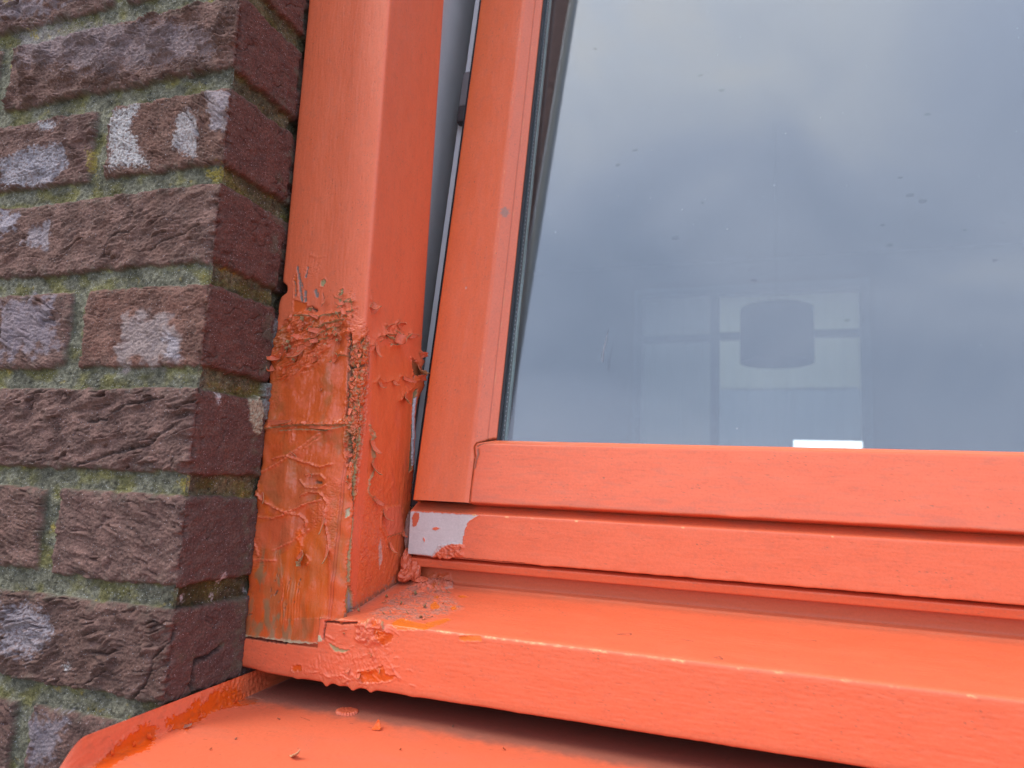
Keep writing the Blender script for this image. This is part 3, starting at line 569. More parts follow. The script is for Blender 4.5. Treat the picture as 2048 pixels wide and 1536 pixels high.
    F.chip([(110.8, -254.2), (130.2, -252.7), (134.6, -263.1), (138.6, -270.8), (115.5, -273.2), (107.9, -262.4)], -.8, CORAL*np.array((.95, .95, 1)), .5, .5, 686, .6)
    F.fold([(138.7, -271.5), (125.9, -273.0), (115.6, -273.9)], 1.2, 1.0, .4, 687, STAIN); F.fold([(112.8, -254.2), (104.6, -257.4), (104.6, -267.2), (112.2, -274.0), (116.6, -280.8)], 1.5, 1.3, .5, 688)
    for k in range(6):
        a = 68+rng.uniform(12, 60); b = rng.uniform(-300, -262); F.ridge([(a, b), (a+rng.uniform(-1, 1), b+rng.uniform(6, 16))], .5, .6, 690+k)
    F.chip([(104.3, -278.5), (106.9, -273.8), (110.3, -288.6), (107.2, -294.8)], .2, np.array((.60, .30, .22)), .2, .6, 697, .5)
    # grime where it meets the sill
    foot = -319.5+.2*np.clip(U-68, 0, 90)
    F.tint(np.exp(-np.clip(W-foot-2, 0, 99)/1.7)*.75*inner*sm(-.5, .2, fbm(U/3, W/3, 700, 2)+.2), DIRT, .9)
    F.tint(np.exp(-np.abs(W-foot-4)/3)*.5*inner*sm(0, .4, fbm(U/5, W/2, 701, 2)), GREYW)
    zf = np.where(U < 53, -337.4+.02*U, -321.2); F.tint(sm(1.5, .4, W-zf+1.0*fbm(U/2.5, W/2.5, 703, 3))*(U < 66)*sm(-.3, .1, fbm(U/9, W/30, 704, 2)+.1)*.8, CREAM*.8, .85)
    # pale sealant on the wall side
    F.tint(sm(-1.0, -2.2, U)*sm(-235, -245, W+3*fbm(U/9, W/12, 702, 2)), np.array((.40, .34, .25)), .9)
    F.tint(sm(151.5, 152, U), (.58, .60, .58), .5)
    return F
u = grade([(-34, -9, 5), (-9, 152, .42), (152, 156, 1), (156, 220, 6)])
w = grade([(-338, -95, .40), (-95, 112, .6), (112, 800, 6)])
F = jamb_field(u, w)
pos, nor = profile([(0, 98), (0, 64), (68, 64), (68, 145), (46, 149), (46, 205)], -34, 2.0)
def strip_mesh(name, F, u, w, pos, nor, axis, m, parent, shift=None, flip=False, xf=None):
    P = pos(u); Nn = nor(u)*(-1 if axis == 'X' else 1); A = P[:, 0][:, None]+Nn[:, 0][:, None]*F.h; B = P[:, 1][:, None]+Nn[:, 1][:, None]*F.h
    if axis == 'Z': pts = np.stack([A, B, F.W], -1)
    else: pts = np.stack([F.W, A, B], -1)
    if shift is not None: pts = shift(pts, F)
    if xf is not None: pts = xf(pts)
    me = mesh_np(name, world_pts(pts.reshape(-1, 3)), grid_quads(len(u), len(w), flip), F.c.reshape(-1, 3), F.r.ravel())
    return link(name, me, m, parent)
def jamb_shift(p, F):
    U, W = F.U, F.W
    left = sm(14, -2, U)
    bulge = -3.6*sm(-215, -260, W)-1.8*sm(-112, -122, W)*(1-sm(-215, -260, W))+1.6*fbm(W/14, W/90, 710, 3)*sm(-100, -120, W)
    notch = 4.2*np.exp(-((W+111.5)/4.2)**4)
    p[..., 0] += left*(bulge+notch)
    # the inner arris has torn lips standing out
    edge = np.exp(-((U-147)/5)**2)
    lip = 2.8*np.exp(-((W+148)/3.5)**2)+4.6*np.exp(-((W+164)/8)**2)+1.0*np.exp(-((W+141)/1.5)**2)-1.2*np.exp(-((W+190)/8)**2)+.9*fbm(W/5, W/40, 712, 3)*sm(-120, -135, W)
    p[..., 1] += edge*lip; p[..., 0] += edge*lip*.5
    # the foot of the timber ends in a ragged line over the horn of the sill
    ze = np.where(U < 53, -337.4+.02*U, -321.2)+.9*fbm(U/3.5, U*0+3, 714, 3)+.5*np.sin(U/7)
    p[..., 2] = np.where(U < 66.5, np.maximum(p[..., 2], ze), p[..., 2])
    p[..., 1] -= sm(66, 62, U)*sm(4, -2, U-66)*np.exp(-np.clip(W-ze, 0, 50)/2.2)*.8
    return p
jamb = strip_mesh('jamb', F, u, w, pos, nor, 'Z', M_paint, win, jamb_shift)
del F

# ------------------------------------------------------------------ window: sill of the frame
SL = .2; TOPY = 140.0
def sill_field(u, w):
    # chart: u = distance up the front face (0 at the drip edge), then back over the top; w = x
    U, W = np.meshgrid(u, w, indexing='ij'); F = Field(U, W, CORAL, .38); wood(F, .07, 'w', 800, .12)
    F.h += .10*fbm(W/5, U/2.2, 806, 3)*sm(-1, 6, U)*(U < 36)
    front = U < 38.5
    dmg = sm(135, 80, W)
    F.h -= 3.2*sm(53.2, 52.2, W)*sm(19.6, 20.2, U)*sm(60, 50, U)
    # wrinkled swollen film on the front
    a = sm(-2, 4, sdf(*F.wob(2, 6, 810), [(16.0, 55.2), (21.3, 75.6), (25.9, 92.1), (24.5, 103.8), (13.7, 106.3), (-0.7, 91.0), (0.0, 63.8), (2.9, 42.3), (9.1, 45.3)], 14))
    wv = np.sin((W*1.0+U*.25)*1.9+5.5*fbm(W/10, U/10, 811, 2)); F.h += a*.20*wv*sm(-.1, .4, fbm(W/8, U/8, 812, 2)); F.h += a*.50*ridged(W/2.6+1.2*fbm(W/6, U/6, 814, 2), U/4.5+.8*fbm(W/6, U/6, 816, 2), 813, 3)
    # crumpled scab at the ridge under the jamb
    b = sm(-1.2, 1.5, sdf(*F.wob(1.2, 4, 815), [(35.8, 77.7), (40.9, 89.2), (38.9, 97.1), (34.8, 100.7), (26.7, 98.7), (24.8, 87.2), (27.3, 79.2)], 10))
    F.h += b*(.7+1.5*ridged(W/5, U/4, 816, 3)); F.tint(b*.4, CORAL*np.array((.85, .95, 1.2)))
    F.fold([(39.5, 86.3), (41.1, 90.9), (39.3, 95.7), (36.1, 97.3)], 1.8, 1.2, .45, 817, PUTTY); F.fold([(34.9, 86.3), (39.6, 87.0), (40.5, 90.9)], 1.5, 1.2, .4, 818, PUTTY)
    for pts, sd_ in (([(35.4, 90.7), (35.3, 95.4), (34.0, 98.8), (32.9, 104.1), (28.2, 101.9), (26.0, 97.4), (29.0, 94.5), (31.0, 91.7)], 820), ([(9.6, 82.1), (12.7, 93.9), (15.4, 98.0), (10.2, 100.7), (10.6, 108.1), (7.3, 103.5), (4.7, 92.2), (3.6, 83.3)], 821), ([(7.4, 36.1), (8.7, 41.7), (5.4, 43.5), (4.0, 36.4)], 822), ([(39.2, 89.0), (39.6, 93.3), (36.3, 93.6), (36.4, 89.2)], 823)):
        F.chip(sd and pts, .55, ORANGE, .55, .3, sd_, .6, 1.8)
    F.fold([(10.1, 82.0), (10.9, 88.4), (13.0, 95.8)], 1.5, 1.0, .3, 824); F.fold([(16.1, 103.8), (10.6, 108.1), (10.0, 109.8)], 1.2, 1.0, .3, 825)
    F.fold([(5.3, 66.1), (6.6, 71.8), (4.5, 77.1), (2.3, 73.2)], 1.3, 1.1, .35, 826); F.fold([(4.1, 62.7), (6.1, 56.2), (5.2, 49.2)], .9, 1.0, .3, 827)
    F.ridge([(37.7, 96.2), (35.2, 104.6), (33.2, 107.1)], .7, .5, 828); F.ridge([(31.1, 92.4), (23.2, 92.4), (17.5, 92.2)], .8, .6, 829); F.ridge([(25.4, 87.1), (20.2, 90.9), (14.4, 89.1)], .7, .6, 830)
    for k in range(26):
        x_ = rng.gauss(84, 14); y_ = rng.uniform(4, 36); an = rng.uniform(-.6, .6); l = rng.uniform(1, 4.5); F.fold([(y_, x_), (y_+l*math.sin(an), x_+l*math.cos(an))], rng.uniform(.3, .8), .8, .25, 840+k)
    # crack lines where the jamb foot was let in
    F.crack([(19.4, -1), (19.5, 14), (19.8, 30)], 1.6, .5, 869, (.04, .025, .02)); F.crack([(35.4, 56.9), (36.0, 63.2), (35.7, 68.8), (37.3, 78.3)], 3.2, .55, 870, (.03, .02, .015)); F.crack([(34.2, 57.3), (30.1, 56.7), (25.5, 56.8)], 1.6, .5, 872, (.06, .04, .03))
    F.chip([(28.0, 36.8), (30.4, 43.1), (27.5, 54.1), (23.7, 56.3), (23.7, 51.6), (25.2, 49.0), (23.4, 43.1), (25.2, 37.8)], -.5, CREAM, .4, .9, 873, .8)
    F.chip([(24.1, 59.7), (21.0, 68.7), (21.3, 75.6), (19.5, 72.3), (19.4, 64.7)], .5, PUTTY*1.2, .5, .9, 874, .5)
    F.ridge([(28.0, 58.3), (25.7, 64.1), (28.2, 66.3)], .8, .6, 876)
    # worn ridge: pale yellow-orange scuffs
    rd = np.exp(-((U-38.2+.6*fbm(W/7, U/7, 880, 2))/.75)**2); on = sm(.05, .32, fbm(W/10, U/40, 881, 3)+.22*np.exp(-((W-195)/75)**2)-.12*sm(260, 330, W)); F.tint(rd*on*sm(-.3, .25, fbm(W/1.2, U/1.0, 882, 2))*.95, YEL, .5); F.h -= rd*on*.15
    F.tint(np.exp(-((U-40)/2.2)**2)*.25, CORAL*np.array((1.08, 1.5, 1.6)))  # paler pink band along the ridge, its sheen put into the colour
    # weathered, dirty crumpled area on the top by the jamb
    c = sm(-3, 5, sdf(*F.wob(3, 8, 890), [(43.3, 81.4), (79.9, 77.8), (117.1, 76.8), (119.2, 104.5), (95.2, 113.6), (76.7, 132.3), (56.8, 124.6), (42.9, 105.3)], 16))
    F.h += c*(.95*ridged(W/6+fbm(W/5, U/5, 889, 2), U/2.6+fbm(W/5, U/5, 888, 2), 891, 3)+.25*ridged(W/1.6, U/1.2, 892, 2)); F.tint(c*.35*sm(-.2, .4, fbm(W/8, U/5, 893, 3)), np.array((.45, .17, .12)), .8)
    F.tint(c*sm(-.25, .35, fbm(W/9, U/4, 887, 4))*.55, np.array((.40, .19, .13)), .85); F.tint(c*sm(.05, .40, fbm(W/3.6, U/1.1, 894, 4))*.85, np.array((.20, .13, .09)), .9)
    e_ = sm(-1, 2.5, sdf(*F.wob(1.5, 4, 895), [(110.2, 76.5), (122.0, 86.0), (124.3, 102.2), (108.7, 110.0), (99.7, 100.6), (99.2, 91.6)], 10)); F.h += e_*(.8+2.0*ridged(W/5, U/4, 896, 3)); F.tint(e_*.4, CORAL*np.array((.9, .9, 1.1)))
    F.fold([(114.4, 99.2), (121.3, 99.8), (118.2, 104.9), (108.5, 109.0), (105.5, 106.0)], 1.6, 1.2, .5, 897, GREYW)
    F.chip([(104.6, 95.3), (111.0, 95.1), (103.8, 100.1), (99.4, 99.3)], .6, DEEP*.9, .8, .5, 898, .5)
    for pts, sd_ in (([(73.0, 110.0), (81.3, 109.5), (74.5, 115.5), (68.1, 118.5), (66.8, 113.8)], 900), ([(89.7, 104.7), (91.5, 107.4), (86.1, 109.3), (86.2, 106.4)], 901), ([(94.8, 119.1), (97.5, 121.5), (95.1, 127.1), (91.9, 122.9)], 902), ([(73.2, 123.6), (76.7, 126.1), (71.3, 129.2), (69.6, 126.6)], 903), ([(40.7, 100.8), (47.9, 102.6), (44.9, 120.6), (44.2, 129.0), (38.0, 124.0), (35.8, 105.9)], 904), ([(46.3, 119.9), (57.4, 129.2), (55.0, 132.6), (46.0, 129.7), (42.3, 122.5)], 905), ([(36.6, 145.0), (38.9, 157.7), (35.6, 159.0), (34.0, 146.1)], 906)):
        F.chip(pts, .3, ORANGE*np.array((1.02, 1.5, 1.6)), .35, .35, sd_, .6, 2)
    for pts in ([(62.0, 230.5), (65.5, 237.4), (62.7, 237.9)], [(45.8, 283.2), (48.5, 286.0), (45.1, 287.2)], [(65.1, 265.5), (64.0, 271.1)], [(83.4, 331.3), (82.5, 333.2)]):
        F.crack(list(pts)+[pts[0]], .3, .3, 910, np.array((.16, .05, .03)))
    F.tint(sm(100, 112, U+4*fbm(W/14, U/5, 916, 3))*.55, np.array((.36, .10, .05)), .6)
    F.tint(np.exp(-((U-2)/3.0)**2)*.4, np.array((.46, .11, .05)))
    # shallow bead where the riser starts
    cv = np.exp(-((U-112.0)/1.8)**2); F.h += .8*cv; F.tint(cv*.3*sm(-.1, .4, fbm(W/12, U/3, 915, 3)), (.36, .18, .12))
    F.tint(sm(116, 120, U)*.45, DEEP)
    F.tint(np.exp(-np.clip(W-68, 0, 99)/3)*.5*sm(40, 60, U)*(W > 60), GREYW*.8, .9)
    # dirt in the front film
    F.tint(sm(.42, .6, fbm(W/2, U/1.2, 920, 2))*sm(.1, .4, fbm(W/40, U/15, 921, 2))*.5, (.35, .10, .06))
    return F
u = grade([(-30, -2, 6), (-2, 46, .42), (46, 128, .5), (128, 150, 4)])
w = grade([(-1.5, 135, .42), (135, 470, .9), (470, 1300, 14)])
F = sill_field(u, w)
H = 38.5; tl = 76/math.cos(math.atan(SL))
pos, nor = profile([(92, -358), (62, -358), (62, -319.5), (62+78, -319.5+78*SL), (140, -292), (160, -288)][::1], -30, 1.3)
def sill_shift(p, F):
    d = np.exp(-((F.U)/2.6)**2)
    run = .35*fbm(F.W/22, F.W/90, 930, 3)+.3*np.clip(fbm(F.W/5, F.W/50, 931, 2), 0, 1)
    dr = sum(a*np.exp(-((F.W-x)/s_)**2) for x, a, s_ in ((61, 2.4, 2.2), (70, 1.0, 3), (79, 2.2, 2.8), (91, 1.8, 2.4), (40, .8, 3), (118, .5, 4)))
    p[..., 2] -= d*(run+dr-.6)
    k = sm(60, 0, F.W)*np.exp(-((F.U-6)/12)**2); p[..., 2] += 2.5*k*sm(30, 0, F.W)
    # left horn dips below the jamb foot
    return p
strip_mesh('frame_sill', F, u, w, pos, nor, 'X', M_paint, win, sill_shift, flip=True)
del F

# ------------------------------------------------------------------ window: rebate strip (lip), weather bar
def lip_field(u, w):
    U, W = np.meshgrid(u, w, indexing='ij'); F = Field(U, W, CORAL*np.array((.95, .9, .85)), .42); wood(F, .05, 'w', 1000, .05)
    F.tint(sm(.35, .6, fbm(W/6, U/1.5, 1001, 3))*.5, DIRT+.06, .8); return F
u = grade([(-12, 0, 3), (0, 12, .4), (12, 24, 4)]); w = grade([(76, 200, .6), (200, 470, 1), (470, 1200, 14)])
F = lip_field(u, w); pos, nor = profile([(144, -295), (132, -294), (130.5, -288.5), (136, -286.8), (150, -286.6)], -12, .7)
strip_mesh('lower_lip', F, u, w, pos, nor, 'X', M_paint, win, flip=True)
def bar_field(u, w):
    U, W = np.meshgrid(u, w, indexing='ij'); F = Field(U, W, CORAL, .36); wood(F, .035, 'w', 1100, .03)
    F.h += .15*fbm(W/9, U/40, 1101, 2)*np.exp(-(U/2)**2)*2
    def BZ(pts): return [(z+286.0, x) for x, z in pts]
    P = BZ([(75.9, -256.4), (118.5, -256.5), (126.9, -256.4), (119.5, -260.7), (117.3, -266.8), (115.7, -276.2), (108.7, -276.6), (101.5, -279.5), (95.5, -285.5), (88.8, -287.4), (69.8, -288.8), (63.4, -257.1)])
    uu, ww = F.wob(.8, 2.2, 1110); d = sdf(uu, ww, [(a, b) for a, b in P], 10); m = sm(-.1, .15, d)
    F.h -= .35*m; F.c = F.c*(1-m[..., None])+METAL*(1+.06*fbm(W/5, U/5, 1111, 3))[..., None]*m[..., None]; F.r = F.r*(1-m)+.42*m
    F.h += .35*np.exp(-((d+.45)/.4)**2)*(W > 80)
    for pts, sd_, cl in ((BZ([(78.7, -256.9), (82.2, -257.4), (82.8, -260.8), (80.5, -266.4), (78.2, -267.2), (76.6, -261.2)]), 1112, CORAL*.8), (BZ([(92.8, -267.3), (95.7, -266.1), (98.8, -266.6), (96.6, -268.1), (93.6, -268.3)]), 1113, CORAL), (BZ([(86.4, -273.8), (88.0, -274.7), (87.4, -277.4)]), 1114, CORAL)):
        F.chip(pts, -.35, cl, .1, .45, sd_, .5, 1.5)
    sc = sm(-.8, 1.2, sdf(*F.wob(1, 3, 1115), BZ([(93.3, -285.7), (98.8, -278.7), (108.7, -276.0), (116.8, -276.8), (116.9, -284.0), (102.0, -287.7)]), 8))
    F.h += sc*(.7+1.5*ridged(W/4, U/2.6, 1116, 3)); F.tint(sc*sm(.1, -.4, ridged(W/4, U/2.6, 1116, 3))*.8, DIRT); F.tint(sc*.3, CORAL*.85)
    F.crack(BZ([(109.3, -285.8), (129.3, -285.7), (160.8, -285.8)]), .6, .35, 1117, (.10, .03, .02))
    on = sm(.25, .45, fbm(W/6, U/30, 1118, 3)); F.tint(np.exp(-((U-29.5)/.5)**2)*on*(W > 110), YEL*1.05, .4)
    F.tint(sm(31.5, 38, U)*.35*sm(-.1, .3, fbm(W/18, U/6, 1119, 3)), (.40, .16, .10), .7)
    return F
u = grade([(-20, -2, 4), (-2, 44, .42), (44, 60, 4)]); w = grade([(75.5, 145, .42), (145, 470, .9), (470, 1200, 14)])
F = bar_field(u, w); pos, nor = profile([(148, -286), (128, -286), (128, -256), (140, -249.5), (165, -248)], -20, .8)
def bar_shift(p, F):
    d = np.exp(-((F.U)/1.6)**2); p[..., 2] -= d*(.5*np.clip(fbm(F.W/14, F.W/60, 1130, 2), 0, 1)+1.1*np.exp(-((F.W-252)/9)**2)*0)
    return p
strip_mesh('weather_bar', F, u, w, pos, nor, 'X', M_paint, win, bar_shift, flip=True)
del F
M_cap = plain('bar_end_metal', (.40, .34, .34), .5); box('bar_end_cap', (75.6, 129, -285.4), (76.3, 150, -257), M_cap, win)
# gummed-up paint in the corner between jamb, bar and sill
def blob(name, c, r, seed, col, m, parent, amp=.35, n=72, sq=(1, 1, 1)):
    th = np.linspace(0, 2*math.pi, n); ph = np.linspace(.02, math.pi-.02, n//2); T, Pp = np.meshgrid(th, ph, indexing='ij')
    F = Field(T*6, Pp*6, col, .45); rr = 1+amp*(.8*perlin(np.cos(T)*1.6+3, np.sin(T)*1.6+Pp*1.7, seed)+.5*ridged(np.cos(T)*2.4+Pp*2, np.sin(T)*2.4, seed+3, 3))
    rr[-1] = rr[0]
    g = ridged(np.cos(T)*3, np.sin(T)*2+Pp*3, seed+5, 2); g[-1] = g[0]; F.tint(sm(-.1, -.6, g)*.7, DIRT)
    P = np.stack([c[0]+r[0]*rr*np.sin(Pp)*np.cos(T), c[1]+r[1]*rr*np.sin(Pp)*np.sin(T), c[2]+r[2]*rr*np.cos(Pp)], -1)
    return link(name, mesh_np(name, world_pts(P.reshape(-1, 3)), grid_quads(n, n//2, True), F.c.reshape(-1, 3), F.r.ravel()), m, parent)
for k, (c, r) in enumerate((((80, 132, -297), (3.8, 4, 6.0)), ((73.5, 131, -292), (3.0, 4, 8)), ((74, 128, -300), (4.5, 4.5, 4.0)), ((84, 133, -303), (5, 4, 2.2)), ((71, 136, -272), (2.2, 3, 12)))):
    blob('paint_clot', c, r, 1200+k*11, (CORAL*.85 if k < 4 else np.array((.30, .16, .12))), M_paint, win, .4)

# ------------------------------------------------------------------ window: tilted sash (hinged at its foot, leaning inwards)
TILT = math.radians(9); HY, HZ = 125.0, -248.5
def sash_xf(p):      # local (x, depth, up) to the world frame
    q = p.copy(); d = p[..., 1]; t = p[..., 2]
    q[..., 1] = HY+d*math.cos(TILT)+t*math.sin(TILT); q[..., 2] = HZ-d*math.sin(TILT)+t*math.cos(TILT); return q
def sbox(name, lo, hi, m, parent, bevel=0):
    v = np.array([[x, y, z] for x in (lo[0], hi[0]) for y in (lo[1], hi[1]) for z in (lo[2], hi[2])], float)
    q = np.array([[0, 1, 3, 2], [4, 6, 7, 5], [0, 4, 5, 1], [2, 3, 7, 6], [0, 2, 6, 4], [1, 5, 7, 3]])
    o = link(name, mesh_np(name, world_pts(sash_xf(v)), q, smooth=False), m, parent)
    if bevel:
        b = o.modifiers.new('bevel', 'BEVEL'); b.width = bevel*S; b.segments = 2
    return o
def stile_field(u, w):
    U, W = np.meshgrid(u, w, indexing='ij'); F = Field(U, W, CORAL*np.array((1, 1.0, .80)), .36); wood(F, .035, 'w', 1300, .03)
    F.tint(sm(9, -3, U)*.6, ORANGE*np.array((1, 1.1, 1.6)))
    F.tint(sm(41, 43, U)*.25, np.array((.55, .20, .13)))
    ar = np.exp(-((U-40.5)/.6)**2)*sm(.0, .3, fbm(W/9, U/30, 1301, 3)+.05); F.tint(ar*.35*sm(-.1, .4, fbm(U/2, W/5, 1308, 3)), YEL*np.array((1, .8, .8)), .5)  # broken pale line on the arris, a highlight laid into the colour
    ar2 = np.exp(-((U-51.0)/.35)**2)*sm(.0, .3, fbm(W/12, U/30, 1302, 3)); F.tint(ar2*.3, YEL*.8)  # fainter painted highlight line beside the groove
    F.h -= .5*np.exp(-((U-50.2)/.35)**2); F.tint(np.exp(-((U-50.2)/.3)**2)*.5, (.25, .06, .03))
    sp = sm(-.8, 1.2, 3.2-np.hypot(U-44.5, (W-222)*.8)+2.2*fbm(U/1.5, W/1.5, 1303, 3)); F.tint(sp*.7, GREYW, .8); F.h += .3*sp*fbm(U, W, 1304, 2)
    F.tint(sm(.0, .7, 2.5-np.hypot(U+1, (W-72)*.35)+2*fbm(U/1.5, W/3, 1305, 2))*.7, STAIN)
    F.chip([(20, 158), (21.2, 158.5), (21, 160.5), (20, 160)], .15, np.array((.62, .28, .2)), .1, .5, 1306, .3)
    F.h += .12*fbm(U/15, W/40, 1307, 2)
    return F
u = grade([(-60, -12, 8), (-12, 62, .45), (62, 82, 4)]); w = grade([(0, 40, .6), (40, 450, .9), (450, 1000, 20)])
F = stile_field(u, w)
pos, nor = profile([(78, 60), (78, 0), (118, 0), (130, 6), (133, 6.6), (133, 10.1), (120, 10.1)], -60, 1.0)
def stile_shift(p, F):
    p[..., 0] += 1.1*sm(.9, 0, F.W)*sm(3, -1, F.U); return p
# the foot of the stile butts against the rail along an open, crooked joint
def joint_x(t): return np.interp(t, [0, 10, 22, 32, 38, 41, 46], [120.4, 120.2, 120.4, 120.6, 119.2, 120.2, 131])
def stile_cut(p, F):
    t = F.W; jx = joint_x(t)-.25; low = (t < 46)
    over = low & (p[..., 0] > jx); p[..., 1] = np.where(over, p[..., 1]+4+(p[..., 0]-jx)*.2, p[..., 1]); p[..., 0] = np.where(over, jx, p[..., 0]); return p
sash = strip_mesh('sash', F, u, w, pos, nor, 'Z', M_paint, win, stile_cut, xf=sash_xf)
def rail_field(u, w):
    U, W = np.meshgrid(u, w, indexing='ij'); F = Field(U, W, CORAL, .36); wood(F, .04, 'w', 1400, .035)
    F.tint(sm(14, 0, U)*.40*sm(-.35, .35, fbm(W/30, U/4, 1401, 3)), (.44, .13, .075)); F.tint(sm(.1, .45, fbm(W/16, U/2.5, 1403, 4))*.22, (.46, .15, .09)); F.h += .1*fbm(W/30, U/12, 1402, 2)
    F.tint(sm(41, 43, U)*.4, CORAL*np.array((1, 1.35, 1.35)))  # top bevel painted paler, light catching it put into the colour
    for k in range(10):
        a = rng.uniform(3, 40); b = rng.uniform(150, 420); F.crack([(a, b), (a, b+.4)], .25, .25, 1410+k)
    F.crack([(36, 122.5), (33, 123.2), (30, 122.2), (24, 121.6)], .8, .8, 1425, (.22, .12, .08)); F.crack([(38.6, 121.5), (41.5, 127), (42.4, 133)], .8, .3, 1426)
    return F
u = grade([(-40, -2, 6), (-2, 50, .45), (50, 64, 4)]); w = grade([(119, 150, .5), (150, 470, .9), (470, 1120, 14)])
F = rail_field(u, w)
pos, nor = profile([(40, 0), (0, 0), (0, 41), (4.5, 44.3), (12, 45), (26, 45)], -40, .9)
def rail_shift(p, F):
    jx = joint_x(np.clip(F.U, 0, 46))+.25; k = sm(138, 119, F.W)
    p[..., 0] = np.maximum(p[..., 0], jx+(F.W-119)*.02*0); p[..., 1] += 1.3*sm(1.3, 0, p[..., 0]-jx)
    p[..., 2] += .5*fbm(F.W/25, F.W/80, 1430, 2)*np.exp(-(F.U/2)**2)
    return p
strip_mesh('bottom_rail', F, u, w, pos, nor, 'X', M_paint, sash, rail_shift, flip=True, xf=sash_xf)
M_coral_plain = plain('coral_paint_plain', tuple(CORAL), .4, noise=.05)
sbox('far_stile', (1120, 0, 0), (1178, 58, 1000), M_coral_plain, sash, 2); sbox('top_rail', (134, 0, 945), (1119, 58, 1000), M_coral_plain, sash, 2)
M_inner = plain('inner_grey_paint', (.58, .60, .58), .45, noise=.04, scale=25); M_bead = plain('glazing_bead_grey', (.62, .70, .67), .35, noise=.10, scale=90)
M_flange = plain('flange_grey_white', (.84, .84, .83), .4, noise=.04)
sbox('inner_stile', (84, 23.6, 0), (133.4, 28.0, 1000), M_bead, sash, .8)
sbox('inner_flange_edge', (56.8, 30, -6), (77.5, 34, 1004), M_flange, sash, .5)
sbox('inner_flange', (52, 60.5, -6), (96, 70, 1004), M_inner, sash, 1)
sbox('inner_rail', (134, 23.6, -4), (1119, 58, 43.5), M_inner, sash, .8)
M_gasket = plain('black_rubber', (.014, .012, .012), .45, noise=.2, scale=200)
sbox('gasket', (69.3, 14, -3), (77.6, 20, 1000), M_gasket, sash, .8)
sbox('glazing_seal', (133.1, 6.8, 44), (134.6, 9.8, 945), M_gasket, sash)
# perforated metal spacer between the panes
def spacer():
    m, t, b = mat('spacer_metal'); lk = t.links.new; tcn = N(t, 'ShaderNodeTexCoord'); sp = N(t, 'ShaderNodeSeparateXYZ'); lk(tcn.outputs['Object'], sp.inputs[0])
    vs = []; fr = N(t, 'ShaderNodeMath', operation='FRACT'); a = N(t, 'ShaderNodeMath', operation='MULTIPLY'); lk(sp.outputs[2], a.inputs[0]); a.inputs[1].default_value = 290; lk(a.outputs[0], fr.inputs[0])
    gt = N(t, 'ShaderNodeMath', operation='GREATER_THAN'); lk(fr.outputs[0], gt.inputs[0]); gt.inputs[1].default_value = .66
    # dots only on the middle line of the bar: distance from the tilted centre line
    c = N(t, 'ShaderNodeMath', operation='MULTIPLY'); lk(sp.outputs[2], c.inputs[0]); c.inputs[1].default_value = math.tan(TILT)
    y0 = (HY+17*math.cos(TILT))*S-((HZ+Z0-17*math.sin(TILT))*S)*math.tan(TILT)
    d = N(t, 'ShaderNodeMath', operation='SUBTRACT'); lk(sp.outputs[1], d.inputs[0]); lk(c.outputs[0], d.inputs[1])
    d2 = N(t, 'ShaderNodeMath', operation='SUBTRACT'); lk(d.outputs[0], d2.inputs[0]); d2.inputs[1].default_value = y0
    ab = N(t, 'ShaderNodeMath', operation='ABSOLUTE'); lk(d2.outputs[0], ab.inputs[0]); lt = N(t, 'ShaderNodeMath', operation='LESS_THAN'); lk(ab.outputs[0], lt.inputs[0]); lt.inputs[1].default_value = .0009
    ml = N(t, 'ShaderNodeMath', operation='MULTIPLY'); lk(gt.outputs[0], ml.inputs[0]); lk(lt.outputs[0], ml.inputs[1])
    mx = N(t, 'ShaderNodeMix', data_type='RGBA'); lk(ml.outputs[0], mx.inputs[0]); mx.inputs[6].default_value = (.13, .15, .16, 1); mx.inputs[7].default_value = (.5, .53, .55, 1)
    lk(mx.outputs[2], b.inputs['Base Color']); b.inputs['Roughness'].default_value = .4; b.inputs['Metallic'].default_value = .3; return m
M_spacer = spacer(); sbox('spacer_bar', (126, 14.2, 44.6), (133.8, 20, 945), M_spacer, sash); 
sbox('spacer_bar', (133.9, 14.2, 36.5), (1119, 20, 43.8), plain('spacer_grey', (.2, .22, .23), .4), sash)
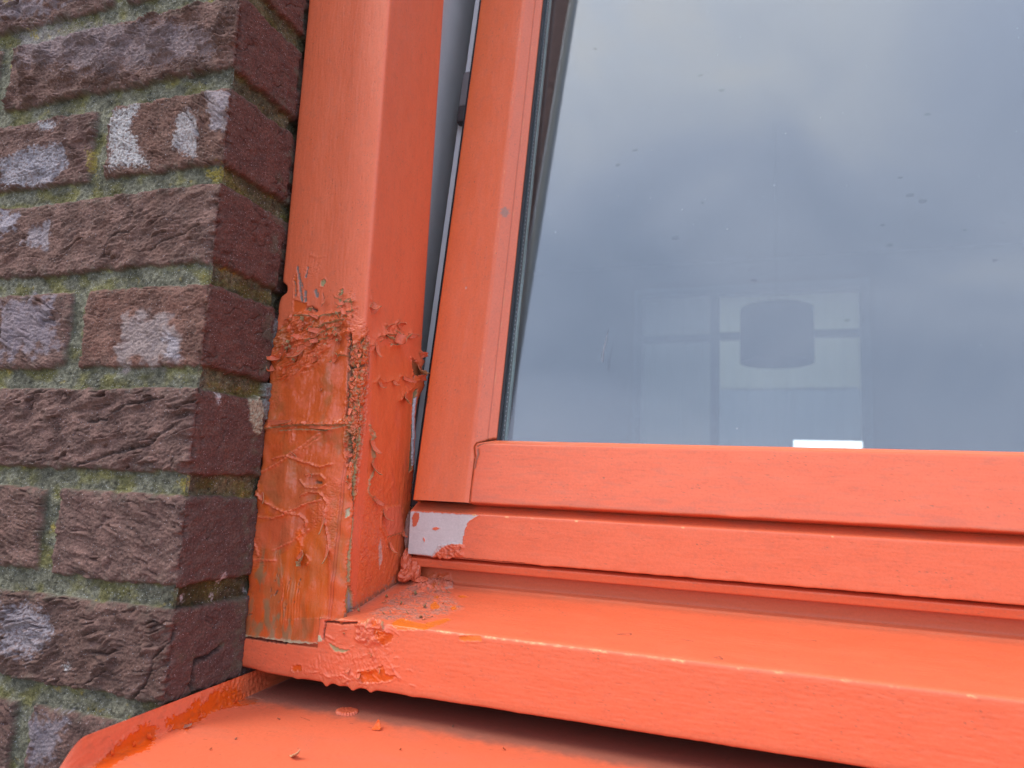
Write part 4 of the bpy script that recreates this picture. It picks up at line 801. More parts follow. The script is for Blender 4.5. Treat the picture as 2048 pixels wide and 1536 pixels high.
def glass():
    m = bpy.data.materials.new('window_glass'); m.use_nodes = True; t = m.node_tree; t.nodes.clear(); lk = t.links.new
    o = N(t, 'ShaderNodeOutputMaterial'); tr = N(t, 'ShaderNodeBsdfTransparent'); tr.inputs[0].default_value = (.93, .96, .95, 1)
    gl = N(t, 'ShaderNodeBsdfGlossy'); gl.inputs['Roughness'].default_value = 0; gl.inputs['Color'].default_value = (1, 1, 1, 1)
    fr = N(t, 'ShaderNodeFresnel'); fr.inputs['IOR'].default_value = 1.62
    a = N(t, 'ShaderNodeMath', operation='MULTIPLY'); lk(fr.outputs[0], a.inputs[0]); a.inputs[1].default_value = 2.0
    ge = N(t, 'ShaderNodeNewGeometry'); iv = N(t, 'ShaderNodeMath', operation='SUBTRACT'); iv.inputs[0].default_value = 1; lk(ge.outputs['Backfacing'], iv.inputs[1])
    f2 = N(t, 'ShaderNodeMath', operation='MULTIPLY'); lk(a.outputs[0], f2.inputs[0]); lk(iv.outputs[0], f2.inputs[1]); f2.use_clamp = True
    mx = N(t, 'ShaderNodeMixShader'); lk(f2.outputs[0], mx.inputs[0]); lk(tr.outputs[0], mx.inputs[1]); lk(gl.outputs[0], mx.inputs[2])
    # dust film and specks on the outside
    tcn = N(t, 'ShaderNodeTexCoord'); vo = N(t, 'ShaderNodeTexVoronoi'); vo.inputs['Scale'].default_value = 130; lk(tcn.outputs['Object'], vo.inputs['Vector'])
    lt = N(t, 'ShaderNodeMath', operation='LESS_THAN'); lk(vo.outputs['Distance'], lt.inputs[0]); lt.inputs[1].default_value = .055
    sp = N(t, 'ShaderNodeSeparateColor'); lk(vo.outputs['Color'], sp.inputs[0]); gt = N(t, 'ShaderNodeMath', operation='GREATER_THAN'); lk(sp.outputs[0], gt.inputs[0]); gt.inputs[1].default_value = .86
    s1 = N(t, 'ShaderNodeMath', operation='MULTIPLY'); lk(lt.outputs[0], s1.inputs[0]); lk(gt.outputs[0], s1.inputs[1])
    ns = N(t, 'ShaderNodeTexNoise'); ns.inputs['Scale'].default_value = 900; ns.inputs['Detail'].default_value = 3; lk(tcn.outputs['Object'], ns.inputs['Vector'])
    nb = N(t, 'ShaderNodeTexNoise'); nb.inputs['Scale'].default_value = 9; lk(tcn.outputs['Object'], nb.inputs['Vector'])
    sx = N(t, 'ShaderNodeSeparateXYZ'); lk(tcn.outputs['Object'], sx.inputs[0])
    hz = N(t, 'ShaderNodeMapRange'); hz.inputs['From Min'].default_value = (Z0-205)*S; hz.inputs['From Max'].default_value = (Z0-150)*S; hz.inputs['To Min'].default_value = .10; hz.inputs['To Max'].default_value = .02; lk(sx.outputs[2], hz.inputs[0])
    m1 = N(t, 'ShaderNodeMath', operation='MULTIPLY'); lk(ns.outputs[0], m1.inputs[0]); lk(hz.outputs[0], m1.inputs[1])
    m2 = N(t, 'ShaderNodeMath', operation='MULTIPLY'); lk(m1.outputs[0], m2.inputs[0]); lk(nb.outputs[0], m2.inputs[1])
    m3 = N(t, 'ShaderNodeMath', operation='MAXIMUM'); lk(m2.outputs[0], m3.inputs[0]); sc = N(t, 'ShaderNodeMath', operation='MULTIPLY'); lk(s1.outputs[0], sc.inputs[0]); sc.inputs[1].default_value = .5; lk(sc.outputs[0], m3.inputs[1])
    m4 = N(t, 'ShaderNodeMath', operation='MULTIPLY'); lk(m3.outputs[0], m4.inputs[0]); lk(iv.outputs[0], m4.inputs[1])
    df = N(t, 'ShaderNodeBsdfDiffuse'); df.inputs[0].default_value = (.7, .72, .74, 1)
    mz = N(t, 'ShaderNodeMixShader'); lk(m4.outputs[0], mz.inputs[0]); lk(mx.outputs[0], mz.inputs[1]); lk(df.outputs[0], mz.inputs[2]); lk(mz.outputs[0], o.inputs[0]); return m
M_glass = glass()
sbox('glass_pane', (130, 10.3, 43), (1122, 14, 948), M_glass, sash); sbox('glass_pane', (130, 20.2, 43), (1122, 23.4, 948), M_glass, sash)

M_drop = bpy.data.materials.new('water_mark'); M_drop.use_nodes = True
def _dm():
    t = M_drop.node_tree; t.nodes.clear(); o = N(t, 'ShaderNodeOutputMaterial'); a = N(t, 'ShaderNodeBsdfTransparent'); a.inputs[0].default_value = (.955, .96, .965, 1); ns = N(t, 'ShaderNodeTexNoise'); ns.inputs['Scale'].default_value = 700; b = N(t, 'ShaderNodeBsdfDiffuse'); b.inputs[0].default_value = (.3, .32, .34, 1); ml = N(t, 'ShaderNodeMath', operation='MULTIPLY'); t.links.new(ns.outputs[0], ml.inputs[0]); ml.inputs[1].default_value = .07; mx = N(t, 'ShaderNodeMixShader'); t.links.new(ml.outputs[0], mx.inputs[0]); t.links.new(a.outputs[0], mx.inputs[1]); t.links.new(b.outputs[0], mx.inputs[2]); t.links.new(mx.outputs[0], o.inputs[0])
_dm(); M_smear = M_drop.copy(); M_smear.name = 'dried_smear'
for n_ in M_smear.node_tree.nodes:
    if n_.type == 'BSDF_DIFFUSE': n_.inputs[0].default_value = (.45, .48, .5, 1)
    if n_.type == 'MATH': n_.inputs[1].default_value = .45
front_pane = [o for o in sash.children if o.name.startswith('glass_pane')][0] if False else sash
def drop(name, pts, m, hgt=.35):
    c = np.mean(pts, 0); n = len(pts); V_ = [(c[0], 10.25-hgt, c[1])]; Q_ = []
    for f_, h_ in ((.55, hgt*.8), (.85, hgt*.4), (1, 0)): V_ += [(c[0]+(p[0]-c[0])*f_, 10.25-h_, c[1]+(p[1]-c[1])*f_) for p in pts]
    for k_ in range(n): Q_.append((0, 1+k_, 1+(k_+1) % n, 1+(k_+1) % n))
    for r_ in range(2):
        for k_ in range(n): a, b = 1+r_*n+k_, 1+r_*n+(k_+1) % n; Q_.append((a, a+n, b+n, b))
    bm_me = bpy.data.meshes.new(name); bm_me.from_pydata([tuple(v) for v in world_pts(sash_xf(np.array(V_, float)))], [], [q[:3] if q[2] == q[3] else q for q in Q_]); bm_me.polygons.foreach_set('use_smooth', [True]*len(Q_)); return link(name, bm_me, m, sash)
rd_ = random.Random(3)
for cx, cy in [(180.7, 369.8), (205.1, 258.3), (267.5, 219.9), (409.9, 271.2), (391.4, 225.4), (396.4, 212.0), (403.1, 206.9), (379.7, 191.9), (383.2, 177.3), (444.8, 187.7), (424.8, 184.3), (299.2, 165.5), (249.3, 193.9), (357.0, 127.2), (279.3, 312.8), (263.6, 328.9), (217.6, 269.7), (301.8, 158.0), (438.8, 162.9)]:
    r0 = rd_.uniform(1.0, 2.2); el = rd_.uniform(.45, .9); drop('water_mark', [(cx+r0*1.15*math.cos(a)*(1+.15*rd_.random()), cy+r0*el*math.sin(a)*(1+.15*rd_.random())) for a in np.linspace(0, 2*math.pi, 17)[:-1]], M_drop)
g_ = [(206.2, 127.5), (204.9, 114.6), (203.3, 106.5), (203.9, 102.1), (202.1, 102.9), (202.3, 111.0), (204.0, 118.3)]; drop('smear', g_, M_smear, .12)

# ------------------------------------------------------------------ window: inner frame seen through the open gap, and stay bracket
boxes('inner_frame', [((20, 152, -340), (45.6, 262, 800)), ((-6, 205, -340), (19.8, 262, 800))], M_inner, win, 1)
boxes('frame_head', [((60, 66, 760), (1290, 205, 800))], M_coral_plain, win, 2); boxes('far_jamb', [((1200, 66, -300), (1290, 205, 759))], M_coral_plain, win, 2)
boxes('frame_sill_core', [((2, 152, -356), (1300, 262, -292))], M_inner, win)
def bracket():
    m = plain('stay_steel', (.28, .26, .26), .4, .6); o = sbox('stay_bracket', (60, 20, 342), (69.5, 30, 378), m, sash, 1.5); k = sbox('stay_bracket_foot', (59.5, 20, 326), (68, 28, 343), plain('stay_black', (.06, .045, .045), .5), sash, 2); return o
bracket()
# gasket strip seated on the frame's rebate
# ------------------------------------------------------------------ loose curls of paint, each a bent two-sided scrap
def scrap(name, at, ax, up, nrm, ln, wd, bend, seed, top=CORAL, under=PUTTY, parent=None, twist=0, taper=.5, jag=.25, lab=None, n=22, m=14):
    """ax: length direction, up: width direction, nrm: surface normal (mm frame)"""
    ax = np.array(ax, float); ax /= np.linalg.norm(ax); nrm = np.array(nrm, float); nrm -= ax*(nrm@ax); nrm /= np.linalg.norm(nrm); up = np.cross(nrm, ax)
    s_ = np.linspace(0, 1, n); t = np.linspace(-1, 1, m); Sg, T = np.meshgrid(s_, t, indexing='ij')
    wv = wd*.5*(1-taper*Sg**1.5)*(1+jag*fbm(Sg*4, T*.0+seed, seed, 3)*1.5)
    ang = bend*Sg; R_ = ln/max(abs(bend), 1e-3)*np.sign(bend)
    a = R_*np.sin(ang); h = R_*(1-np.cos(ang)); cup = .12*wd*(T**2)*np.sign(bend+1e-6)*(.4+Sg)
    ww = wv*T; tw = twist*Sg
    A = a+jag*1.2*fbm(T*2, Sg*1.5+7, seed+2, 2); Bq = ww*np.cos(tw)-cup*np.sin(tw); Hh = h+ww*np.sin(tw)+cup+.12*fbm(Sg*5, T*3, seed+4, 2)*wd*.3
    base = np.array(at)[None, None]+A[..., None]*ax+Bq[..., None]*up+Hh[..., None]*nrm
    Tu = np.gradient(base, axis=0); Tv = np.gradient(base, axis=1); nn = np.cross(Tu, Tv); nn /= np.linalg.norm(nn, axis=-1, keepdims=True)+1e-9
    if (nn*nrm).sum() < 0: nn = -nn
    th = .2
    Pt = np.concatenate([base+nn*th, base-nn*th]).reshape(-1, 3); q1 = grid_quads(n, m); k = n*m
    qs = [q1, q1[:, ::-1]+k]
    idx = np.arange(k).reshape(n, m)
    for e_ in (idx[0], idx[-1][::-1], idx[:, 0][::-1], idx[:, -1]):
        qs.append(np.stack([e_[:-1], e_[1:], e_[1:]+k, e_[:-1]+k], -1))
    v = np.clip(.5+.9*fbm(Sg*5, T*3, seed+6, 3), 0, 1).ravel()[:, None]
    c = np.concatenate([top*(.8+.3*v)*1.0, under*(.75+.5*v)]); r_ = np.concatenate([np.full(k, .5), np.full(k, .9)])
    o = link(name, mesh_np(name, world_pts(Pt), np.concatenate(qs), c, r_), M_paint, parent)
    return o
NF = (0, -1, 0); NI = (1, 0, 0)
def pf(px): x, z = px; return (x, 61.8, z)
def pi_(px): u_, z = px; return (68.9, 64+u_-68, z)
k = 0
for (P, dr, ln, wd, bend, tw, tp) in (
    # the draped tatters of the torn skin (front of the jamb)
    ([(23.0, -150.9)], (-.15, 0, -1), 13, 4.5, 1.2, .7, .1), ([(25.2, -149.6)], (.9, 0, -.35), 9, 2.6, .9, -.6, .5), ([(5.7, -157.9)], (-.9, 0, -.5), 8, 3.5, 1.3, .5, .5),
    ([(1.8, -165.6)], (-.9, 0, -.7), 6, 3.6, 2.0, .3, .3), ([(35.5, -143.9)], (.9, 0, .5), 10, 3.4, .9, .4, .6), ([(18.9, -134.0)], (1, 0, -.1), 10, 3.0, 1.4, .3, .4), ([(46.0, -135.0)], (.9, 0, .45), 9, 2.8, 1.4, -.5, .5),
    ([(53.2, -131.3)], (.8, 0, .5), 5, 4.0, 2.6, 0, .2), ([(41.6, -148.1)], (.9, 0, .4), 8, 2.8, .8, .8, .6), ([(31.5, -161.7)], (.9, 0, .3), 7, 2.4, .8, .5, .7), ([(46.7, -162.0)], (.8, 0, .45), 9, 3.0, 1.1, .5, .6),
    ([(15.4, -156.1)], (-.4, 0, -.9), 5, 2.0, 1.3, .4, .6), ([(39.1, -180.8)], (.9, 0, .1), 3, 1.4, .9, .3, .6), ([(27.2, -138.3)], (.6, 0, -.6), 6, 4, 1.5, .2, .4), ([(19.0, -142.4)], (1, 0, .25), 7, 1.8, 1, .3, .6),
    ([(0.8, -202.5)], (1, 0, .02), 22, 2.6, .5, -.9, .3), ([(33.8, -204.0)], (1, 0, -.12), 20, 2.2, .5, -1.0, .4), ([(-4.6, -207.9)], (.7, 0, .4), 6, 3.4, 1.4, .5, .4), ([(34.6, -284.1)], (.7, 0, -.5), 8, 5.0, 1.3, .7, .3),
    ([(34.4, -289.6)], (.9, 0, .1), 6, 3.0, 1.9, .3, .3), ([(50.1, -256.2)], (.1, 0, -1), 14, 1.6, .6, 1.0, .4), ([(54.7, -277.2)], (.1, 0, -1), 11, 2.0, .8, 1.1, .4), ([(36.2, -235.1)], (.9, 0, -.1), 5, 2, .9, .4, .5),
    ([(20.4, -221.3)], (.9, 0, -.3), 8, 1.2, .6, .7, .5), ([(2.0, -247.6)], (.5, 0, -.8), 8, 1.4, .7, .7, .5), ([(57.9, -122.2)], (.5, 0, -.8), 5, 2.4, 1.8, .4, .4), ([(48.1, -116.7)], (.6, 0, -.5), 4, 2.2, 1.4, .4, .4), ([(51.7, -123.6)], (-.6, 0, -.5), 5, 2.4, 1.4, .4, .4),
    ([(26.8, -126.5)], (.8, 0, -.5), 5, 2.4, 1.7, .4, .4), ([(36.3, -121.2)], (.3, 0, -.9), 4, 1.3, .9, .4, .4),
    ):
    scrap('paint_curl', pf(P[0]), dr, None, NF, ln*1.15, wd*1.3, bend*1.25, 2000+k*7, parent=jamb, twist=tw, taper=tp, top=CORAL*(.85+.2*rng.random())); k += 1
for q in range(16):      # more tatters standing off the wrinkled skin
    x_ = rng.uniform(5, 52); z_ = -128-rng.uniform(0, 26)-(52-x_)*.25; a = rng.uniform(-.5, .9)
    if q % 4 == 0: a += 3.1
    scrap('paint_curl', (x_, 60.6, z_), (math.cos(a), 0, math.sin(a)), None, NF, rng.uniform(5, 10), rng.uniform(1.8, 4.2), rng.uniform(.8, 2.0), 2300+q*5, parent=jamb, twist=rng.uniform(-.8, .8), top=CORAL*(.8+.25*rng.random()), under=PUTTY*(.8+.5*rng.random()))
for (x_, z_, dx, dz_, ln, wd) in ((-1, -152, -1, -.4, 7, 3.5), (-3, -160, -1, -.7, 8, 4), (-3, -190, -1, -.35, 8, 3.2), (-4, -193, -.9, .2, 5, 2.4), (-4, -172, -.8, -.8, 5, 2.5), (0, -141, -.9, -.5, 6, 2.4), (-5, -232, -.9, .4, 4, 2), (-5, -250, -.8, -.6, 4, 2)):
    scrap('paint_curl', (x_, 64.5, z_), (dx, -.15, dz_), None, (-.25, -1, 0), ln, wd, 1.1, 2350+int(-z_), parent=jamb, twist=.5, top=CORAL*.85, under=np.array((.36, .29, .18)))
for q in range(34):      # crumpled bits inside the torn band on the arris
    x_ = rng.uniform(57, 68); z_ = rng.uniform(-205, -132) if q < 26 else rng.uniform(-255, -205); a = rng.uniform(0, 6.28)
    if z_ < -205: x_ = rng.uniform(61, 68)
    scrap('paint_curl', (x_, 62.4+.4*rng.random(), z_), (math.cos(a)*.5, 0, math.sin(a)), None, (.25, -1, 0), rng.uniform(2.0, 5.0), rng.uniform(1.0, 2.6), rng.uniform(.6, 2.0), 2400+q*5, parent=jamb, twist=rng.uniform(-.9, .9), top=CORAL*(.75+.3*rng.random()), under=PUTTY*(.7+.5*rng.random()))
for (P, dr, ln, wd, bend, tw, tp) in (
    ([(106.8, -137.4)], (0, .8, -.5), 11, 7, 2.3, .3, .2), ([(96.4, -138.3)], (0, -.6, -.6), 9, 3, 1.4, .6, .5), ([(94.2, -136.7)], (0, .1, 1), 7, 3, 1.3, .5, .7), ([(109.4, -130.8)], (0, .5, 1), 6, 4, 1.5, .3, .7), ([(82.7, -148.7)], (0, -.1, -1), 9, 2.4, .8, .8, .5),
    ([(124.6, -133.5)], (0, .9, .2), 8, 3, 1.6, .5, .5), ([(72.8, -123.6)], (0, .6, -.6), 6, 4.5, 1.8, .3, .6), ([(89.9, -172.5)], (0, .1, -1), 5, 2.6, 1.3, .4, .4), ([(108.3, -168.6)], (0, .4, -1), 4, 2.6, 1.3, .4, .4), ([(121.4, -164.1)], (0, .9, -.2), 10, 2.0, 1.0, .7, .5),
    ([(144.2, -144.3)], (0, .8, .5), 6, 4, 1.6, .3, .5), ([(145.3, -152.7)], (0, -.5, -.9), 9, 5, 1.6, .5, .4), ([(144.2, -162.2)], (0, .5, .4), 6, 5, 1.3, .3, .3), ([(128.2, -175.6)], (0, -.7, -.6), 11, 4, .9, .4, .5), ([(85.1, -210.9)], (0, .15, -1), 10, 3, 1.0, .8, .3), ([(88.4, -225.2)], (0, .2, -1), 9, 3, 1.0, -.8, .3),
    ([(92.9, -247.6)], (0, .7, -.6), 8, 2.4, .9, .5, .4), ([(108.3, -255.8)], (0, -.3, -1), 9, 3.4, 1.2, .4, .3), ([(135.0, -271.3)], (0, .5, -.5), 5, 3, 1.2, .4, .4), ([(118.2, -277.6)], (0, .2, -1), 8, 2, 1.0, .4, .6)):
    scrap('paint_curl', pi_(P[0]), dr, None, NI, ln*1.1, wd*1.3, bend*1.25, 2700+k*7, parent=jamb, twist=tw, taper=tp, top=CORAL*(.8+.2*rng.random()), under=PUTTY*.9+STAIN*.2); k += 1
# lifted flakes on the sill of the frame
fs = [o for o in win.children if o.name.startswith('frame_sill')][0]
for (x_, z_, dr, ln, wd, bend) in ((88, -338, (1, 0, .1), 6, 2.5, 1.2), (95, -345, (.8, 0, -.5), 5, 2.2, 1.3), (76, -347, (-.3, 0, -1), 4, 3, 1.2), (83, -349, (.1, 0, -1), 4, 3, 1.1), (92, -322, (.6, 0, -1), 5, 1.6, 1.0), (88, -326, (-.3, 0, -1), 4, 1.6, 1.3), (70, -328, (1, 0, .3), 3, 1.4, 1.2)):
    scrap('paint_curl', (x_, 61.6, z_), dr, None, NF, ln*.8, wd*.8, bend, 3000+k*3, parent=fs, twist=.3); k += 1
rs_ = random.Random(9)
extra = [(rs_.uniform(72, 118), rs_.uniform(70, 128), (rs_.uniform(-1, 1), rs_.uniform(-.6, .6), 0), rs_.uniform(3, 6), rs_.uniform(1.2, 2.6), rs_.uniform(.6, 1.6)) for _ in range(14)]
for (x_, y_, dr, ln, wd, bend) in tuple(extra)+((100, 118, (1, .3, 0), 6, 3, 1.5), (92, 112, (.2, -1, 0), 5, 2.6, 1.2), (107, 122, (-.8, .5, 0), 6, 2.4, 2.2), (85, 100, (.5, 1, 0), 4, 2, 1.2), (78, 92, (1, .2, 0), 4, 1.6, 1), (115, 100, (1, 0, 0), 4, 1.4, .8), (96, 126, (1, .1, 0), 9, 2.2, 1.3)):
    scrap('paint_curl', (x_, y_, -319.5+.2*(y_-62)+.5), dr, None, (0, -.2, 1), ln*.8, wd*.8, bend, 3200+k*3, parent=fs, twist=.4); k += 1

# ------------------------------------------------------------------ metal sill below, with an upturned end
msill = empty('metal_sill', (300, 20, -376))
tag(msill, 'sloping coral painted metal sill with upturned end, chipped to bright orange', 'window sill')
DZ0, DSL = -375.4, .035
def dz(y): return DZ0+DSL*y
def msill_field(u, w):
    # chart: u runs down the end flange (negative) and across the sheet (x = u); w = y
    U, W = np.meshgrid(u, w, indexing='ij'); F = Field(U, W, CORAL*np.array((1.02, 1.08, 1.18)), .40)
    F.h += .05*fbm(U/3, W/3, 1500, 3)+.35*fbm(U/45, W/45, 1501, 2)+.02*fbm(U/.8, W/.8, 1502, 2)
    v = fbm(U/22, W/10, 1503, 4); F.tint(np.clip(v, 0, 1)*.2, CORAL*np.array((1.05, 1.35, 1.4))); F.tint(sm(.25, .5, fbm(U/9, W/3, 1504, 3))*.18, CORAL*np.array((.9, .8, .75)))
    for pts, sd_ in (([(-1.4, -40.6), (-5.3, -31.6), (-9.4, -19.1), (-11.5, -12.6), (-6.7, -4.1), (-0.6, -6.0), (7.2, -18.8), (4.9, -30.4), (9.7, -44.5), (9.2, -50.8), (5.4, -55.5)], 1510), ([(-6.7, -0.8), (-6.3, 14.4), (-12.9, 24.7), (2.6, 25.7), (2.8, 18.7), (9.7, 3.6), (2.3, 5.8), (-3.2, -0.8)], 1511), ([(-4.3, 22.4), (-11.5, 34.8), (-7.9, 53.5), (3.1, 65.1), (9.1, 63.7), (13.0, 55.3), (0.7, 39.6), (0.2, 26.3)], 1512), ([(12.3, -56.5), (5.7, -46.3), (21.5, -57.0)], 1513)):
        F.chip([(a+2.2, b-2.5) for a, b in pts] if sd_ in (1510, 1513) else pts, .25, ORANGE*np.array((1.05, 1.0, 1)), .55, .22, sd_, 2.2, 2.6)
    dn = sm(.1, .5, fbm(U/5, W/7, 1514, 3)); near = sm(14, 6, U)*sm(-60, -45, W); F.tint(dn*near*.20, DIRT)
    for k in range(30):
        a = rng.uniform(8, 180); b = rng.uniform(-50, 55); F.crack([(a, b), (a+rng.uniform(.1, 2.0), b+rng.uniform(-.4, .4))], .12, .22, 1520+k, np.array((.25, .05, .03)))
    F.crack([(49.4, 48.6), (55.2, 46.8), (57.5, 46.1)], .15, .25, 1560, np.array((.2, .04, .02)))
    F.tint(sm(.0, .45, fbm(U/34, W/16, 1570, 4))*.16, (.45, .17, .12), .6); F.tint(sm(.2, .5, fbm(U/12, W/2.5, 1571, 3))*.12, (.40, .12, .08)); F.tint(sm(.45, .6, fbm(U/1.6, W/1.6, 1572, 2))*sm(-.1, .3, fbm(U/20, W/20, 1573, 2))*.5, DIRT)
    # darker, rougher tone where the sheet slips under the timber
    F.tint(sm(52, 66, W+5*fbm(U/8, W/8, 1565, 3))*.75, np.array((.17, .08, .055)), .85); F.tint(sm(40, 56, W)*sm(40, 8, U)*.6*sm(-.1, .4, fbm(U/3, W/2, 1566, 3)), np.array((.25, .12, .07)), .85)
    F.h += sm(.35, .55, fbm(U/1.1, W/1.1, 1567, 2))*sm(50, 62, W)*.4
    # curled wrinkles in the flange
    fl = U < 0; F.tint(np.exp(-((U+11.6)/.9)**2)*.35, CORAL*np.array((1.05, 1.3, 1.3)))  # top edge of the flange tinted lighter as a painted highlight
    F.h += fl*(.25*fbm(U/5, W/9, 1568, 3)); wz = fl*sm(30, 45, W); F.tint(wz*.6, ORANGE*.9); F.h += wz*.7*ridged(W/4, U/4, 1569, 2)
    return F
u = grade([(-14.4, 0, .4), (0, 110, .5), (110, 500, 1.5), (500, 1290, 16)]); w = grade([(-66, 82, .5), (82, 130, 4)])
F = msill_field(u, w)
# cross-section of flange and sheet in (x, z)
pos, nor = profile([(-1.0, -1.5), (1.2, 12.6), (2.6, 12.8), (4.0, 0), (1300, 0)][0:0]+[(2.0, 13.6), (4.8, 0), (1300, 0)], -13.9, 1.2)
P = pos(np.maximum(u, -13.9)); Nn = nor(np.maximum(u, -13.9))
Xm = P[:, 0][:, None]+Nn[:, 0][:, None]*-F.h; Zm = P[:, 1][:, None]-Nn[:, 1][:, None]*F.h
Ym = F.W.copy()
# rounded front corner of the flange: it dives down towards the nosing
front = sm(-44, -66, F.W)
Zf = Zm+dz(Ym); fl = np.clip(Zm/13.6, 0, 1)
Zf -= fl*14*sm(-47, -66, Ym)**1.6+0
# turned-down nosing
def nose(Ya, Za): return Za
top = np.stack([Xm, Ym, Zf], -1)
lowr = top.copy(); lowr[..., 2] -= 1.3; lowr[..., 0] -= 1.2*(F.U < 0)
nu, nw = top.shape[:2]; q1 = grid_quads(nu, nw, False); kk = nu*nw; idx = np.arange(kk).reshape(nu, nw); qs = [q1, q1[:, ::-1]+kk]
for e_ in (idx[0], idx[-1][::-1], idx[:, 0][::-1], idx[:, -1]): qs.append(np.stack([e_[:-1], e_[1:], e_[1:]+kk, e_[:-1]+kk], -1)[:, ::-1])
link('sheet', mesh_np('sheet', world_pts(np.concatenate([top.reshape(-1, 3), lowr.reshape(-1, 3)])), np.concatenate(qs), np.tile(F.c.reshape(-1, 3), (2, 1)), np.tile(F.r.ravel(), 2)), M_paint, msill)
M_nose = M_coral_plain
boxes('nosing', [((5, -66.8, -403), (1290, -65.9, -377.8))], M_nose, msill)
del F, top, lowr
sheet_ = msill.children[0]
for q, (a, b) in enumerate([(-1.2, -35.2), (-3.9, -22.5), (-3.5, -11.9), (-2.7, -0.6), (-10.5, 21.3), (-9.5, 38.7), (-4.0, 51.2), (0.1, 57.3), (2.7, 0.3), (6.8, 13.7)]):
    scrap('paint_curl', (max(a, 5.5), b, dz(b)+.5), (.8*rng.uniform(.3, 1), rng.uniform(-1, 1), .3), None, (-.3, 0, 1), rng.uniform(2, 4.5), rng.uniform(1.2, 2.6), rng.uniform(.8, 2), 4300+q*3, parent=sheet_, twist=rng.uniform(-.6, .6), top=CORAL, under=ORANGE)
# painted-over crimped screw cap
def cap(cx, cy):
    n = 96; th = np.linspace(0, 2*math.pi, n); rr = np.array([0, 1.0, 2.2, 3.4, 4.7, 5.5, 6.1, 6.6]); hh = np.array([1.3, 1.1, .8, 1.15, 1.5, 1.3, .7, -.5])
    T, I = np.meshgrid(th, np.arange(len(rr)), indexing='ij'); R_ = rr[I]*(1+.05*np.cos(22*T)*(I >= 6)); Hh = hh[I]*.85+.6*np.cos(22*T)*(I == 6)+.25*np.cos(22*T)*(I == 5)+.45*perlin(np.cos(T)*R_/1.5, np.sin(T)*R_/1.5+9, 7)
    Pn = np.stack([cx+R_*np.cos(T), cy+R_*np.sin(T), dz(cy)+Hh], -1); c = np.tile(CORAL*np.array((.82, .82, .85)), (Pn.shape[0]*Pn.shape[1], 1))  # coral darkened to stand in for shade at the timber's shadow edge
    return link('screw_cap', mesh_np('screw_cap', world_pts(Pn.reshape(-1, 3)), grid_quads(n, len(rr), False), c, np.full(len(c), .42)), M_paint, msill)
cap(*[(73.9, 66.7)][0])
# debris lying on the metal
x_, y_ = [(104.6, 47.6)][0]
fl1 = scrap('paint_flake', (x_, y_, dz(y_)+.5), (-.25, 1, .35), None, (0, -.6, 1), 6.0, 5.0, .6, 4001, top=ORANGE, under=ORANGE*.8, taper=.95); tag(fl1, 'small pointed bright orange paint flake lying on the metal sill', 'paint flake')
x_, y_ = [(87.7, -2.7)][0]
fl2 = scrap('dried_petal', (x_-3.5, y_+3.5, dz(y_)+.6), (.8, -.6, 0), None, (0, 0, 1), 7.0, 3.0, .9, 4002, top=np.array((.62, .40, .20)), under=np.array((.5, .3, .15)), taper=-.4, twist=.5); tag(fl2, 'curled pale tan dried petal lying near the front of the metal sill', 'petal')
x_, y_ = [(-6.4, 7.5)][0]
fl3 = scrap('paint_chip', (8.5, y_, dz(y_)+.9), (.8, .5, 0), None, (0, -.3, 1), 4.0, 2.6, .5, 4003, top=np.array((.30, .11, .07)), under=np.array((.4, .3, .2)), taper=.3); tag(fl3, 'small brown loose chip beside the orange bare patches at the upturned end', 'paint chip')

rc_ = random.Random(12)
for q, (a, b) in enumerate([(140.7, 70.2), (178.8, 52.6), (44.5, 5.7), (129.1, 29.9), (47.1, 39.4), (42.2, -9.9)]):
    f_ = scrap('paint_crumb', (a, b, dz(b)+.35), (rc_.uniform(-1, 1), rc_.uniform(-1, 1), .1), None, (0, 0, 1), rc_.uniform(.9, 2.0), rc_.uniform(.6, 1.3), rc_.uniform(.3, 1.4), 4100+q, top=(CORAL*.6 if q % 2 else np.array((.16, .08, .05))), under=STAIN, n=8, m=6)
    tag(f_, 'tiny dark paint crumb lying on the open sheet of the metal sill', 'paint crumb', 'crumbs on the metal sill')

# ------------------------------------------------------------------ room behind the glass
room = empty('room', (500, 2500, -1200)); tag(room, 'dim grey room seen faintly behind the window glass', 'room')
M_wall = plain('room_plaster', (.22, .23, .24), .9, noise=.03, scale=3); M_ceil = plain('room_ceiling', (.30, .31, .32), .9, noise=.03, scale=3); M_floor = plain('room_floor', (.16, .12, .09), .6, noise=.2, scale=6)
FX0, FX1, FZ0, FZ1 = -640, 940, -250, 1245; RY = 5000
boxes('walls', [((-2600, RY, -1200), (FX0, RY+250, 1500)), ((FX1, RY, -1200), (4300, RY+250, 1500)), ((FX0, RY, FZ1), (FX1, RY+250, 1500)), ((FX0, RY, -1200), (FX1, RY+250, FZ0)),
      ((-2850, 271, -1200), (-2601, RY+250, 1500)), ((4301, 271, -1200), (4550, RY+250, 1500)), ((-2600, 262, 801), (4300, 271, 1500)), ((-2600, 262, -1200), (-7, 271, 800)), ((1291, 262, -1200), (4300, 271, 800)), ((-6, 262, -1200), (1290, 271, -360))], M_wall, room)
box('ceiling', (-2850, 262, 1501), (4550, RY+250, 1600), M_ceil, room); box('floor', (-2850, 262, -1300), (4550, RY+250, -1201), M_floor, room)
fw = empty('far_window', (150, RY, -250)); tag(fw, 'far window across the room with blue-grey posts and a transom', 'window')
M_post = plain('far_post', (.24, .27, .31), .6)
